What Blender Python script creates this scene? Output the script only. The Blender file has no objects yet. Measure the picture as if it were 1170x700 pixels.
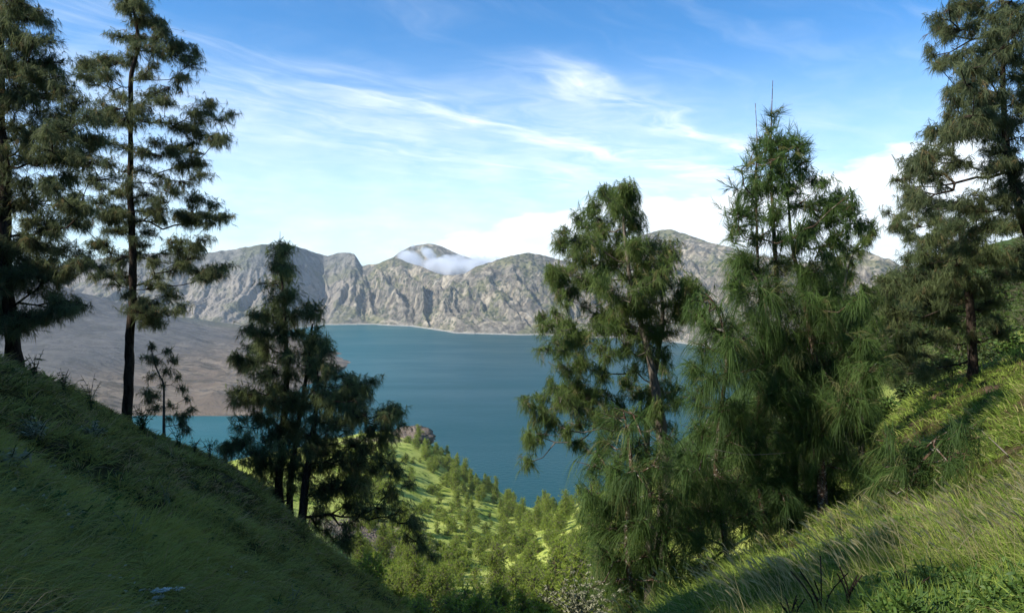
import bpy, math, random
import numpy as np
from math import radians as R
SC = bpy.context.scene
COL = SC.collection
rng = np.random.default_rng(7)

# ------------------------------------------------------------------ camera
F = 780.0
PITCH = math.atan(50/780.0)
CT, ST = math.cos(PITCH), math.sin(PITCH)
def P(px, py, d):
    """point seen at photo pixel (px,py) at camera depth d"""
    a = (px-585)/F*d; b = (350-py)/F*d
    return np.array([a, d*CT + b*ST, -d*ST + b*CT])
cam = bpy.data.cameras.new('camera'); camo = bpy.data.objects.new('camera', cam); COL.objects.link(camo)
cam.sensor_width = 36; cam.lens = 24.0; cam.clip_start = .1; cam.clip_end = 30000
camo.rotation_euler = (math.pi/2-PITCH, 0, 0)
SC.camera = camo

# ------------------------------------------------------------------ noise
def _h(ix, iy, iz, s):
    n = (ix.astype(np.int64)*374761393 + iy.astype(np.int64)*668265263 + iz.astype(np.int64)*2147483647 + s*1274126177) & 0xffffffff
    n = ((n ^ (n >> 13))*1274126177) & 0xffffffff
    n = ((n ^ (n >> 16))*2246822519) & 0xffffffff
    return ((n ^ (n >> 15)) & 0xffff)/65535.0*2-1
def vnoise(x, y, z=None, s=0):
    x = np.asarray(x, float); y = np.asarray(y, float)
    z = np.zeros_like(x) if z is None else np.asarray(z, float)
    ix, iy, iz = np.floor(x), np.floor(y), np.floor(z)
    fx, fy, fz = x-ix, y-iy, z-iz
    u, v, w = [f*f*f*(f*(f*6-15)+10) for f in (fx, fy, fz)]
    r = 0
    for a in (0, 1):
        for b in (0, 1):
            for c in (0, 1):
                r = r + _h(ix+a, iy+b, iz+c, s)*(u if a else 1-u)*(v if b else 1-v)*(w if c else 1-w)
    return r
def fbm(x, y, z=None, o=5, s=0, g=.5, ridged=False):
    t = 0; a = 1; n = 0; k = 1.
    x = np.asarray(x, float); y = np.asarray(y, float)
    for i in range(o):
        c, d = math.cos(i*1.1), math.sin(i*1.1)
        v = vnoise((x*c-y*d)*k+i*17.3, (x*d+y*c)*k+i*9.1, None if z is None else z*k, s+i)
        if ridged: v = 1-2*np.abs(v)
        t = t+a*v; n += a; a *= g; k *= 2.03
    return t/n

# ------------------------------------------------------------------ object helpers
def tag(o, label=None, cat=None, group=None, kind=None):
    if label: o['label'] = label
    if cat: o['category'] = cat
    if group: o['group'] = group
    if kind: o['kind'] = kind
    return o
def mesh(name, V, Fc, mat=None, tint=None, smooth=False):
    V = np.ascontiguousarray(V, np.float32); Fc = np.ascontiguousarray(Fc, np.int32)
    me = bpy.data.meshes.new(name)
    me.vertices.add(len(V)); me.vertices.foreach_set('co', V.ravel())
    n, k = Fc.shape
    me.loops.add(n*k); me.loops.foreach_set('vertex_index', Fc.ravel())
    me.polygons.add(n); me.polygons.foreach_set('loop_start', np.arange(0, n*k, k, dtype=np.int32))
    me.update(calc_edges=True)
    if smooth: me.polygons.foreach_set('use_smooth', np.ones(n, bool))
    if tint is not None:
        at = me.attributes.new('tint', 'FLOAT', 'POINT'); at.data.foreach_set('value', np.ascontiguousarray(tint, np.float32))
    if mat: me.materials.append(mat)
    return me
def obj(name, me, parent=None, loc=None):
    o = bpy.data.objects.new(name, me); COL.objects.link(o)
    if parent: o.parent = parent
    if loc is not None: o.location = loc
    return o
def empty(name, loc, label, cat, group=None):
    o = obj(name, None, loc=loc); o.empty_display_size = .3
    return tag(o, label, cat, group)
def grid_faces(nu, nv, wrap=False):
    i = np.arange(nu-(0 if wrap else 1))[:, None]; j = np.arange(nv-1)[None]
    a = i*nv+j; b = ((i+1) % nu)*nv+j
    return np.stack([a, b, b+1, a+1], -1).reshape(-1, 4)

# ------------------------------------------------------------------ node helper
class NT:
    def __init__(s, tree): s.t = tree; s.n = tree.nodes; s.n.clear()
    def node(s, typ, **kw):
        n = s.n.new(typ)
        for k, v in kw.items(): setattr(n, k, v)
        return n
    def put(s, inp, v):
        if isinstance(v, bpy.types.NodeSocket): s.t.links.new(v, inp)
        elif v is not None:
            if isinstance(v, (tuple, list)) and inp.type == 'RGBA' and len(v) == 3: v = (*v, 1)
            inp.default_value = v
    def m(s, op, a, b=None, c=None, clamp=False):
        n = s.node('ShaderNodeMath', operation=op, use_clamp=clamp)
        for i, v in enumerate((a, b, c)): s.put(n.inputs[i], v)
        return n.outputs[0]
    def add(s, a, b): return s.m('ADD', a, b)
    def sub(s, a, b): return s.m('SUBTRACT', a, b)
    def mul(s, a, b): return s.m('MULTIPLY', a, b)
    def div(s, a, b): return s.m('DIVIDE', a, b)
    def ss(s, v, a, b, c=0., d=1.):
        n = s.node('ShaderNodeMapRange', interpolation_type='SMOOTHSTEP')
        for i, x in enumerate((v, a, b, c, d)): s.put(n.inputs[i], x)
        return n.outputs[0]
    def gauss(s, v, c, w):
        d = s.div(s.sub(v, c), w)
        return s.m('EXPONENT', s.mul(s.mul(d, d), -1.))
    def xyz(s, v):
        n = s.node('ShaderNodeSeparateXYZ'); s.put(n.inputs[0], v); return n.outputs
    def comb(s, x, y, z=0.):
        n = s.node('ShaderNodeCombineXYZ')
        for i, v in enumerate((x, y, z)): s.put(n.inputs[i], v)
        return n.outputs[0]
    def noise(s, v, scale, detail=4., rough=.5, dist=0.):
        n = s.node('ShaderNodeTexNoise'); s.put(n.inputs['Vector'], v); s.put(n.inputs['Scale'], scale)
        n.inputs['Detail'].default_value = detail; n.inputs['Roughness'].default_value = rough; n.inputs['Distortion'].default_value = dist
        return n.outputs[0]
    def voro(s, v, scale, feat='F1'):
        n = s.node('ShaderNodeTexVoronoi', feature=feat); s.put(n.inputs['Vector'], v); s.put(n.inputs['Scale'], scale)
        return n.outputs
    def mix(s, f, a, b, blend='MIX'):
        n = s.node('ShaderNodeMix', data_type='RGBA', blend_type=blend)
        s.put(n.inputs[0], f); s.put(n.inputs[6], a); s.put(n.inputs[7], b)
        return n.outputs[2]
    def attr(s, name): 
        return s.node('ShaderNodeAttribute', attribute_name=name).outputs['Fac']
    def pos(s): return s.node('ShaderNodeNewGeometry').outputs['Position']
    def scalev(s, v, k):
        n = s.node('ShaderNodeVectorMath', operation='MULTIPLY'); s.put(n.inputs[0], v); n.inputs[1].default_value = k
        return n.outputs[0]
    def bump(s, h, strength, dist):
        n = s.node('ShaderNodeBump'); s.put(n.inputs['Height'], h); n.inputs['Strength'].default_value = strength; n.inputs['Distance'].default_value = dist
        return n.outputs[0]
def material(name):
    m = bpy.data.materials.new(name); m.use_nodes = True
    t = NT(m.node_tree); out = t.node('ShaderNodeOutputMaterial')
    return m, t, out
def surf(t, out, color, rough=.9, normal=None, spec=.2):
    b = t.node('ShaderNodeBsdfPrincipled'); t.put(b.inputs['Base Color'], color); t.put(b.inputs['Roughness'], rough)
    b.inputs['Specular IOR Level'].default_value = spec
    if normal is not None: t.put(b.inputs['Normal'], normal)
    t.t.links.new(b.outputs[0], out.inputs[0]); return b
def leafmat(name, c0, c1, c2=None, trans=.35, rough=.6, spec=.25):
    """blade/needle material: colour by the per-tuft tint attribute (0..1), c2 the odd dry or coned one"""
    m, t, out = material(name)
    a = t.attr('tint')
    col = t.mix(t.ss(a, 0., .85), c0, c1)
    if c2: col = t.mix(t.ss(a, .86, .95), col, c2)
    b = t.node('ShaderNodeBsdfPrincipled'); t.put(b.inputs['Base Color'], col); b.inputs['Roughness'].default_value = rough
    b.inputs['Specular IOR Level'].default_value = spec
    tr = t.node('ShaderNodeBsdfTranslucent'); t.put(tr.inputs[0], col)
    mx = t.node('ShaderNodeMixShader'); mx.inputs[0].default_value = trans
    t.t.links.new(b.outputs[0], mx.inputs[1]); t.t.links.new(tr.outputs[0], mx.inputs[2]); t.t.links.new(mx.outputs[0], out.inputs[0])
    return m

# ------------------------------------------------------------------ light and sky
SUN_AZ, SUN_EL = -112., 40.          # degrees from the view direction (minus = left), elevation
sv = np.array([math.sin(R(SUN_AZ))*math.cos(R(SUN_EL)), math.cos(R(SUN_AZ))*math.cos(R(SUN_EL)), math.sin(R(SUN_EL))])
sun = bpy.data.lights.new('sun', 'SUN'); sun.energy = 3.9; sun.angle = R(.5); sun.color = (1, .95, .86)
suno = obj('sun', sun)
from mathutils import Vector
suno.rotation_euler = Vector(sv).to_track_quat('Z', 'Y').to_euler()
W = bpy.data.worlds.new('World'); SC.world = W; W.use_nodes = True
t = NT(W.node_tree)
out = t.node('ShaderNodeOutputWorld')
sky = t.node('ShaderNodeTexSky', sky_type='NISHITA'); sky.sun_disc = False
sky.sun_elevation = R(SUN_EL); sky.sun_rotation = R(SUN_AZ); sky.altitude = 2600; sky.air_density = 1.0; sky.dust_density = .6; sky.ozone_density = 2.0
tc = t.node('ShaderNodeTexCoord').outputs['Generated']
x, y, z = t.xyz(tc)
zz = t.m('MAXIMUM', z, .02)
X = t.div(x, zz); Y = t.div(y, zz)
s_ = t.add(t.mul(X, .62), t.mul(Y, .78)); q = t.sub(t.mul(X, .78), t.mul(Y, .62))
warp = t.mul(t.sub(t.noise(t.comb(t.mul(s_, .55), t.mul(q, .9)), 1.0, 3.), .5), 1.5)
qw = t.add(q, warp)
fib = t.noise(t.comb(t.mul(s_, .55), t.mul(qw, 2.0)), 1.3, 6., .60, .25)
fib2 = t.noise(t.comb(t.mul(s_, 1.5), t.mul(qw, 1.9), 3.), 1.5, 5., .58, .5)
band = t.mul(t.gauss(qw, -2.12, .27), t.ss(s_, 2.5, 3.3))
band2 = t.mul(t.gauss(qw, -3.12, .42), t.ss(s_, 1.6, 3.6))
band3 = t.mul(t.gauss(qw, -4.3, 1.3), .45)
bands = t.add(t.add(t.mul(band, .85), t.mul(band2, .68)), band3)
veil = t.add(t.mul(bands, t.add(t.mul(t.ss(fib, .30, .82), .62), t.mul(t.ss(fib2, .34, .85), .60))), t.mul(t.ss(fib, .45, .85), .16))
# low pale veil toward the horizon, and cumulus banks on the right
hor = t.ss(z, .32, .01, 0., .82)
n1 = t.noise(t.comb(t.mul(x, 3.), t.mul(y, 3.), t.mul(z, 9.)), 2.2, 6., .6)
top = t.add(t.mul(t.gauss(x, .52, .22), .15), t.mul(t.gauss(x, .12, .24), .10))
cum = t.ss(t.add(t.sub(top, z), t.mul(t.sub(n1, .5), .13)), -.005, .03, 0., .93)
hz = t.mul(hor, t.add(.75, t.mul(t.sub(n1, .5), .9)))
alpha = t.m('MAXIMUM', t.m('MAXIMUM', hz, cum), 0.)
inv = t.mul(t.sub(1., t.m('MINIMUM', veil, .9)), t.sub(1., t.m('MINIMUM', alpha, .97)))
al = t.mul(t.sub(1., inv), t.ss(z, -.05, .0))
n2 = t.noise(t.comb(t.mul(x, 2.), t.mul(y, 2.), t.mul(z, 7.)), 5., 5., .6)
ccol = t.mix(t.ss(n2, .3, .7), (5.9, 6.5, 6.9), (7.1, 7.3, 7.4))
skyc = t.mix(1., sky.outputs[0], (.39, .86, 1.12), 'MULTIPLY')
fin = t.mix(al, skyc, ccol)
bg = t.node('ShaderNodeBackground'); t.put(bg.inputs[0], fin); bg.inputs[1].default_value = .115
t.t.links.new(bg.outputs[0], out.inputs[0])
SC.view_settings.view_transform = 'Standard'; SC.view_settings.look = 'None'; SC.view_settings.exposure = .82; SC.view_settings.gamma = 1

SC.cycles.max_bounces = 9; SC.cycles.volume_bounces = 6; SC.cycles.diffuse_bounces = 4; SC.cycles.glossy_bounces = 2; SC.cycles.transmission_bounces = 5; SC.cycles.transparent_max_bounces = 4
SC.cycles.caustics_reflective = False; SC.cycles.caustics_refractive = False
# ------------------------------------------------------------------ terrain: height of the ground by direction and distance
def zpix(r, phi, py):
    yy = r*np.cos(phi); k = (350-py)/F
    return yy*(k*CT-ST)/(CT+k*ST)
RN = [1.5, 3, 4.5, 6, 8, 11, 14, 17, 20, 24, 28]
RM = [40, 70, 110, 170, 250, 350, 450, 600, 800, 1000]
near = {-400: [900,620,520,460,400,340,300,270,250,240,250], -150: [950,660,560,500,455,410,385,365,352,350,370],
 0: [1000,700,620,570,520,470,440,427,424,440,480], 75: [1020,740,650,600,550,505,475,458,450,455,490],
 150: [1040,780,680,630,585,540,515,500,490,487,510], 210: [1060,800,710,655,610,570,545,527,517,512,520],
 265: [1080,830,740,685,640,600,575,555,545,536,545], 300: [1090,850,760,705,660,625,600,582,570,562,575],
 345: [1100,870,790,740,695,660,635,625,618,625,660], 400: [1110,900,820,775,735,700,680,668,668,690,730],
 450: [1120,930,850,800,765,730,710,702,715,750,800], 520: [1130,950,880,840,810,785,780,790,810,850,900],
 600: [1130,960,890,860,840,830,840,860,880,900,920], 680: [1120,920,830,790,770,770,790,810,830,850,870],
 740: [1110,850,760,720,705,710,730,750,770,790,800], 800: [1100,800,720,688,675,675,685,700,720,740,750],
 850: [1100,780,710,675,655,650,655,665,690,710,730], 900: [1090,770,700,665,640,628,625,630,650,680,700],
 940: [1080,760,690,650,630,618,612,600,590,590,610], 970: [1080,750,680,640,617,605,590,570,550,545,560],
 1010: [1070,740,665,620,600,590,565,530,495,482,490], 1050: [1070,740,665,617,592,588,550,510,470,456,460],
 1100: [1070,750,660,612,582,578,530,490,450,433,435], 1170: [1070,740,655,605,568,560,505,460,425,407,405],
 1350: [1000,640,550,490,450,430,410,390,370,355,350], 1600: [900,560,480,430,390,360,340,330,320,310,305]}
mid = {-400: [300,400,450,480,500,520,540,550,560,560], 0: [560,600,620,620,600,580,570,565,560,550], 150: [560,600,620,620,600,580,570,565,560,550],
 210: [560,600,610,600,580,560,548,550,552,550], 265: [600,640,640,610,570,540,528,535,548,550], 300: [640,680,650,600,560,530,522,530,545,550],
 345: [700,740,690,620,570,530,508,515,540,550], 400: [760,780,720,650,580,525,494,500,530,548], 450: [820,800,730,655,590,530,488,492,530,548],
 490: [860,810,735,665,605,545,503,520,545,552], 520: [860,810,735,670,610,555,525,545,560,560], 560: [850,800,735,670,615,570,556,572,575,570],
 600: [850,790,730,665,615,584,584,592,585,575], 650: [820,770,710,650,600,579,587,595,588,575], 700: [780,730,680,630,585,562,570,590,585,575],
 760: [740,690,640,590,545,520,525,550,565,560], 800: [720,670,620,565,515,490,495,520,550,550], 850: [700,640,585,525,470,442,450,480,520,540],
 900: [680,610,545,485,430,402,410,440,490,530], 950: [640,560,500,440,390,362,370,400,450,500], 1000: [560,500,450,400,352,325,330,350,400,450],
 1050: [500,450,400,350,315,300,305,330,370,420], 1100: [470,420,370,330,300,288,292,320,360,400], 1170: [440,390,345,310,285,272,280,310,350,380],
 1350: [400,350,300,270,250,240,250,280,320,350], 1600: [380,330,290,260,240,230,240,270,300,330]}
LAKE = -300.
RS = np.array([.0, .7]+RN+RM+[1150, 1400])
def col_interp(tab, pxs):
    k = sorted(tab); A = np.array([tab[i] for i in k], float)
    return np.stack([np.interp(pxs, k, A[:, j]) for j in range(A.shape[1])], 1)
pxs = np.arange(-400, 1601, 10.)
phis_f = np.arctan((pxs-585)/F)
Zf = np.zeros((len(pxs), len(RS)))
pn = np.concatenate([col_interp(near, pxs), col_interp(mid, pxs)], 1)
for j in range(pn.shape[1]): Zf[:, j+2] = zpix(RS[j+2], phis_f, pn[:, j])
Zf[:, 0] = -1.6; Zf[:, 1] = -1.6+(Zf[:, 2]+1.6)*.4
Zf[:, -2] = -330; Zf[:, -1] = -345
Zf[:, :] = np.maximum(Zf, -350)
def backcol(slope, top):          # ground behind and beside the camera rises to the crater rim
    z = -1.6+np.minimum(RS, 400)*slope*np.clip(1-RS/1600, .3, 1)
    return np.minimum(z, top)
bk = {62: (.42, 70), 85: (.4, 80), 110: (.32, 80), 140: (.3, 70), 180: (.28, 70), 215: (.3, 60), 245: (.48, 60), 262: (.52, 60), 280: (.55, 60), 295: (.5, 50)}
phl = list(phis_f)+[R(a) for a in bk]; Zl = list(Zf)+[backcol(*bk[a]) for a in bk]
o_ = np.argsort(phl); phl = np.array(phl)[o_]; Zl = np.array(Zl)[o_]
phl = np.concatenate([phl, [phl[0]+2*math.pi]]); Zl = np.concatenate([Zl, Zl[:1]])
LR = np.linspace(math.log(.35), math.log(1390), 420)
PH = np.linspace(-math.pi, math.pi, 1441)[:-1]
G = np.stack([np.interp(np.exp(LR), RS, zz_) for zz_ in Zl])       # (len(phl), 420)
phw = np.where(PH < phl[0], PH+2*math.pi, PH)
G = np.stack([np.interp(phw, phl, G[:, j]) for j in range(G.shape[1])], 1)
def blur(A, n, ax, wrap):
    k = np.hanning(2*n+3)[1:-1]; k /= k.sum()
    pad = [(0, 0), (0, 0)]; pad[ax] = (n, n)
    B = np.pad(A, pad, mode='wrap' if wrap else 'edge'); o = np.zeros_like(A)
    for i in range(2*n+1):
        sl = [slice(None)]*2; sl[ax] = slice(i, i+A.shape[ax]); o += k[i]*B[tuple(sl)]
    return o
G = blur(G, 8, 0, True); 
Gr = G/np.exp(LR)[None]; Gr = blur(Gr, 6, 1, False); G = Gr*np.exp(LR)[None]
RR, PP = np.exp(LR)[None, :], PH[:, None]
XX, YY = RR*np.sin(PP), RR*np.cos(PP)
lumps = (fbm(XX/1.3, YY/1.3, o=4, s=3)*.22+fbm(XX/4, YY/4, o=3, s=5)*.42)*np.clip((RR-1.0)/4, 0, 1)*np.clip(1.6-RR/60, 0, 1) \
  + fbm(XX/18, YY/18, o=5, s=8)*1.6*np.clip((RR-35)/60, 0, 1) + fbm(XX/60, YY/60, o=5, s=9)*4.5*np.clip((RR-60)/120, 0, 1)
G = G+lumps
def ground_z(x, y):
    x = np.asarray(x, float); y = np.asarray(y, float)
    r = np.maximum(np.hypot(x, y), .36); p = np.arctan2(x, y)
    a = (p+math.pi)/(2*math.pi)*1440; b = (np.log(r)-LR[0])/(LR[1]-LR[0])
    b = np.clip(b, 0, 418.999); i = np.floor(a).astype(int) % 1440; j = np.floor(b).astype(int)
    fa = a-np.floor(a); fb = b-j; i2 = (i+1) % 1440
    return (G[i, j]*(1-fa)+G[i2, j]*fa)*(1-fb)+(G[i, j+1]*(1-fa)+G[i2, j+1]*fa)*fb
def base_at(px, depth, sink=.05):
    x = (px-585)/F*depth/CT*1.0
    y = depth/CT
    return np.array([x*CT, y, float(ground_z(x*CT, y))-sink])
def hit(px, py, r0, r1):
    """first ground point under photo pixel (px,py) between the two distances"""
    d = np.geomspace(r0, r1, 600); 
    pts = np.stack([P(px, py, q_) for q_ in d]); g = ground_z(pts[:, 0], pts[:, 1])
    w = np.nonzero(pts[:, 2] < g)[0]
    if len(w) == 0 or w[0] == 0: return None
    p = pts[w[0]]; return np.array([p[0], p[1], ground_z(p[0], p[1])])
def gnormal(x, y, e=.3):
    gx = (ground_z(x+e, y)-ground_z(x-e, y))/(2*e); gy = (ground_z(x, y+e)-ground_z(x, y-e))/(2*e)
    n = np.stack([-gx, -gy, np.ones_like(gx)], -1); return n/np.linalg.norm(n, axis=-1, keepdims=True)

m_ground, t, out = material('hillside_turf')
p = t.pos()
nA = t.noise(p, .9, 6., .6); nB = t.noise(p, 9., 5., .6); nC = t.noise(p, .018, 6., .6); nD = t.noise(p, .12, 5., .6)
c_near = t.mix(t.ss(nA, .4, .65), (.045, .040, .014), (.085, .080, .025))
c_near = t.mix(t.ss(t.noise(p, 1.6, 5., .6), .52, .66), c_near, (.13, .085, .055))
c_far = t.mix(t.ss(nD, .36, .56), (.24, .31, .05), (.46, .50, .12))
c_far = t.mix(t.ss(nC, .56, .66), c_far, (.27, .23, .14))
vo = t.voro(p, .35)[0]
c_far = t.mix(t.mul(t.ss(vo, .42, .25), t.ss(nD, .40, .6, 1., .15)), c_far, (.045, .075, .018))
px_, py_, pz_ = t.xyz(p)
dist = t.m('SQRT', t.add(t.mul(px_, px_), t.mul(py_, py_)))
c_far = t.mix(t.ss(t.add(px_, t.mul(nD, 10.)), 30., 70.), c_far, (.05, .08, .02))
col = t.mix(t.ss(dist, 30., 60.), c_near, c_far)
surf(t, out, col, 1., t.bump(t.add(nB, t.mul(nD, 2.)), .6, .3), .05)
V = np.stack([XX+0*RR, YY+0*RR, G], -1).reshape(-1, 3)
Fc = grid_faces(1440, 420, True)
V = np.concatenate([V, [[0, 0, -1.6]]]); 
ground = obj('ground', mesh('ground', V, Fc, m_ground, smooth=True)); tag(ground, kind='structure')

# ------------------------------------------------------------------ lake
m_lake, t, out = material('lake_water')
p = t.pos()
w1 = t.noise(t.scalev(p, (1, 2.2, 1)), .10, 5., .6); w2 = t.noise(t.scalev(p, (1, 3.5, 1)), .0016, 4., .6)
px_, py_, pz_ = t.xyz(p)
wcol = t.mix(t.ss(t.add(px_, t.mul(w2, 300.)), -450., 100.), (.002, .092, .108), (.001, .058, .070))
b = surf(t, out, wcol, .16, t.bump(w1, 1., .8), .14)
t.put(b.inputs['Roughness'], t.ss(w2,   .35, .65, .28, .40))
b.inputs['IOR'].default_value = 1.33
lake = obj('lake', mesh('lake', [[-6000, 200, LAKE], [6000, 200, LAKE], [6000, 7000, LAKE], [-6000, 7000, LAKE]], [[0, 1, 2, 3]], m_lake)); tag(lake, kind='structure')

# ------------------------------------------------------------------ crater wall
ridge = [(-300,300),(-100,300),(60,305),(110,296),(160,290),(240,288),(270,284),(300,279),(325,278),(345,283),(375,292.5),(385,289),(395,287.5),(405,290),(414,303),(430,301),(450,294),(470,300),(490,308),(510,315),(530,313),(545,304),(570,296),(588,291),(605,289),(622,291),(640,297),(665,300),(690,296),(715,280),(735,267),(752,262),(768,262),(785,268),(805,275),(840,284),(870,292),(900,300),(940,297),(965,289),(985,285),(1005,292),(1030,303),(1080,310),(1200,300),(1500,290)]
shore = [(-300,388),(0,386),(300,380),(370,371),(430,371),(470,373),(495,377),(520,381),(570,382),(620,383),(700,386),(780,392),(830,400),(900,420),(1000,440),(1500,450)]
width = [(-300,800),(300,760),(390,700),(430,560),(520,520),(600,620),(750,900),(850,900),(985,700),(1500,700)]
def interp_s(tab, u, sm=0):
    return np.interp(u, [a for a, b in tab], [b for a, b in tab])
NU, NV = 1500, 260
us = np.linspace(-300, 1500, NU); az = np.arctan((us-585)/F)
rp = interp_s(ridge, us); sp = interp_s(shore, us)
yS = np.zeros(NU)
k = (350-sp)/F; yS = LAKE/((k*CT-ST)/(CT+k*ST))
yS = yS+fbm(us/22, us*0, o=4, s=2)*25
wd = interp_s(width, us)
yR = yS+wd; k = (350-rp)/F; zR = yR*(k*CT-ST)/(CT+k*ST)
tt = np.linspace(0, 1, NV)
T = tt[None, :]*1.45                              # 0 shore, 1 ridge, beyond: falls behind
U = us[:, None]
Yc = yS[:, None]+wd[:, None]*T; Xc = Yc*np.tan(az)[:, None]
left = np.clip((430-U)/60, 0, 1)
prof = T**1.12*(1-left)+left*np.where(T < .55, T*.62, .341+(T-.55)*1.4644)
Z = LAKE+(zR[:, None]-LAKE)*np.clip(prof, 0, 1)
env = np.clip(T*2.2, 0, 1)*np.clip((1.0-T)*2.2, .05, 1)
wx = fbm(Xc/260, Yc/260, o=5, s=21)*95
run = (Xc+wx+.45*(1-left)*(Yc-yS[:, None]))        # gullies run down and to the left
gul = fbm(run/150, (Yc+wx)/1000, o=5, s=31, g=.55, ridged=True)
fine = fbm(run/42, Yc/260, o=5, s=41, g=.6, ridged=True)
Z = Z+env*((gul-.35)*88+(fine-.3)*30+fbm(Xc/38, Yc/38, Z/60, o=4, s=43, g=.6, ridged=True)*17)*(1-.35*left)+env*left*fbm((Xc+wx)/55, Z/400, o=4, s=51, ridged=True)*26
Z = Z-np.clip(T-1, 0, 1)*wd[:, None]*1.0
jag = fbm(us/9, us*0+3, o=4, s=61, g=.6)*5
Z = Z+jag[:, None]*np.exp(-((T-1)/.05)**2)
m_wall, t, out = material('crater_rock')
p = t.pos()
geo = t.node('ShaderNodeNewGeometry'); nz = t.xyz(geo.outputs['Normal'])[2]
a1 = t.noise(p, .006, 7., .62, .4); a2 = t.noise(p, .03, 8., .7); a3 = t.noise(t.scalev(p, (1, 1, .35)), .011, 6., .65, 1.)
a4 = t.noise(t.scalev(p, (2.2, 2.2, .25)), .012, 6., .65, .6)
px_, py_, pz_ = t.xyz(p)
rock = t.mix(t.ss(a2, .36, .64), (.085, .072, .058), (.26, .225, .175))
tan = t.mix(t.ss(a2, .35, .65), (.27, .22, .155), (.48, .41, .30))
c = t.mix(t.ss(a3, .50, .62), rock, tan)
veg = t.mix(t.ss(a2, .3, .7), (.10, .10, .05), (.22, .205, .11))
c = t.mix(t.mul(t.ss(a1, .46, .60), t.ss(nz, .35, .72)), c, veg)
c = t.mix(t.mul(t.ss(a4, .60, .70), .8), c, (.46, .42, .34))
dots = t.voro(p, .045)[0]
c = t.mix(t.mul(t.ss(dots, .42, .28), t.ss(a1, .38, .55, .25, .9)), c, (.040, .055, .030))
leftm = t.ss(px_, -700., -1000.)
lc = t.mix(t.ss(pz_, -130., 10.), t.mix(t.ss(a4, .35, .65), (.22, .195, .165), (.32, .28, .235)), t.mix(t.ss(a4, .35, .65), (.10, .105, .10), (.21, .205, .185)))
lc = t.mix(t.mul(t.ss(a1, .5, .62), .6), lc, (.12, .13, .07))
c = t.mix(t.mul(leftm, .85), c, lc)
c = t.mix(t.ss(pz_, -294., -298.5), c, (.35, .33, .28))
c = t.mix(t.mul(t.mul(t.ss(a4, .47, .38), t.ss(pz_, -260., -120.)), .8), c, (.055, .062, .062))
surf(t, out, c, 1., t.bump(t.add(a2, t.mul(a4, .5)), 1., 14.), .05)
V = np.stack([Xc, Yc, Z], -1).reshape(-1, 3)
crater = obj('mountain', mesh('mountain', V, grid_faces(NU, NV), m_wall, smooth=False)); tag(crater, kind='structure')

# farther peak behind the saddle
def peak(name, tab, depth, halfd, seed):
    us = np.linspace(tab[0][0], tab[-1][0], 260); pr = interp_s(tab, us)
    k = (350-pr)/F; zt = depth*(k*CT-ST)/(CT+k*ST)
    vv = np.linspace(-1, 1, 120); U2, V2 = np.meshgrid(us, vv, indexing='ij')
    yy = depth+V2*halfd; xx = (U2-585)/F*depth*1.0
    zz2 = zt[:, None]-np.abs(V2)**1.1*halfd*.75
    zz2 = zz2+fbm(xx/200+V2, yy/200, o=6, s=seed, ridged=True, g=.55)*55*np.clip(np.abs(V2)*4, .08, 1)
    return obj(name, mesh(name, np.stack([xx, yy, zz2], -1).reshape(-1, 3), grid_faces(260, 120)[:, ::-1], m_wall, smooth=False))
tag(peak('mountain_peak', [(380,345),(410,325),(440,302),(458,287),(470,281),(490,277.5),(505,281),(525,291),(545,297),(570,302),(600,320),(640,345)], 4300, 800, 77), kind='structure')

# ------------------------------------------------------------------ lava delta running into the lake
def yfrom(py): 
    k = (350-py)/F; return LAKE/((k*CT-ST)/(CT+k*ST))
def onlake(px, py):
    yy = yfrom(py); d = yy*CT-LAKE*ST; return ((px-585)/F*d, yy)
poly = [onlake(*q_) for q_ in [(-260,500),(-60,497),(60,490),(120,480),(165,475.5),(230,474.5),(292,473.5),(330,452),(362,436),(392,426),(398,412),(384,404),(372,398),(340,388),(280,384),(150,384),(-260,384)]]
nx_, ny_ = 420, 330
gx = np.linspace(-2900, -480, nx_); gy = np.linspace(930, 3050, ny_)
GX, GY = np.meshgrid(gx, gy, indexing='ij')
wxx = GX+fbm(GX/120, GY/120, o=4, s=5)*38; wyy = GY+fbm(GX/120, GY/120, o=4, s=6)*38
def sdf(px, py, poly):
    d = np.full(px.shape, 1e18); ins = np.zeros(px.shape, bool); n = len(poly)
    for i in range(n):
        ax, ay = poly[i]; bx, by = poly[(i+1) % n]
        ex, ey = bx-ax, by-ay; h = np.clip(((px-ax)*ex+(py-ay)*ey)/(ex*ex+ey*ey), 0, 1)
        d = np.minimum(d, (px-ax-h*ex)**2+(py-ay-h*ey)**2)
        c1 = ((ay > py) != (by > py)) & (px < (bx-ax)*(py-ay)/(by-ay+1e-9)+ax); ins ^= c1
    return np.sqrt(d)*np.where(ins, 1, -1)
D = sdf(wxx, wyy, poly)
Zd = LAKE+np.where(D > 0, 6*(1-np.exp(-D/20))+9*(1-np.exp(-D/150)), D*.12)
onl = np.clip(D/120, 0, 1)
Zd = Zd+onl*(fbm(GX/140, GY/70, o=6, s=12, ridged=True)*9+fbm(GX/500, GY/300, o=3, s=13)*12)
cx, cy = onlake(-120, 400)
cone = lambda px, d, h, w: h*np.exp(-(((GX-(px-585)/F*d)**2+(GY-d)**2)/w**2)**.62)
Zd = Zd+onl*(cone(-150, 2050, 330, 560)+cone(70, 2350, 55, 330)+cone(120, 1750, 24, 150)+cone(200, 2050, 22, 170)+cone(60,1500,32,160))
m_lava, t, out = material('lava_scree')
p = t.pos(); px_, py_, pz_ = t.xyz(p)
b1 = t.noise(t.scalev(p, (1, 2.6, 1)), .009, 9., .7, 1.8); b2 = t.noise(p, .05, 7., .7); b3 = t.noise(t.scalev(p, (1, 3., 1)), .0035, 5., .6, 1.)
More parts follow.
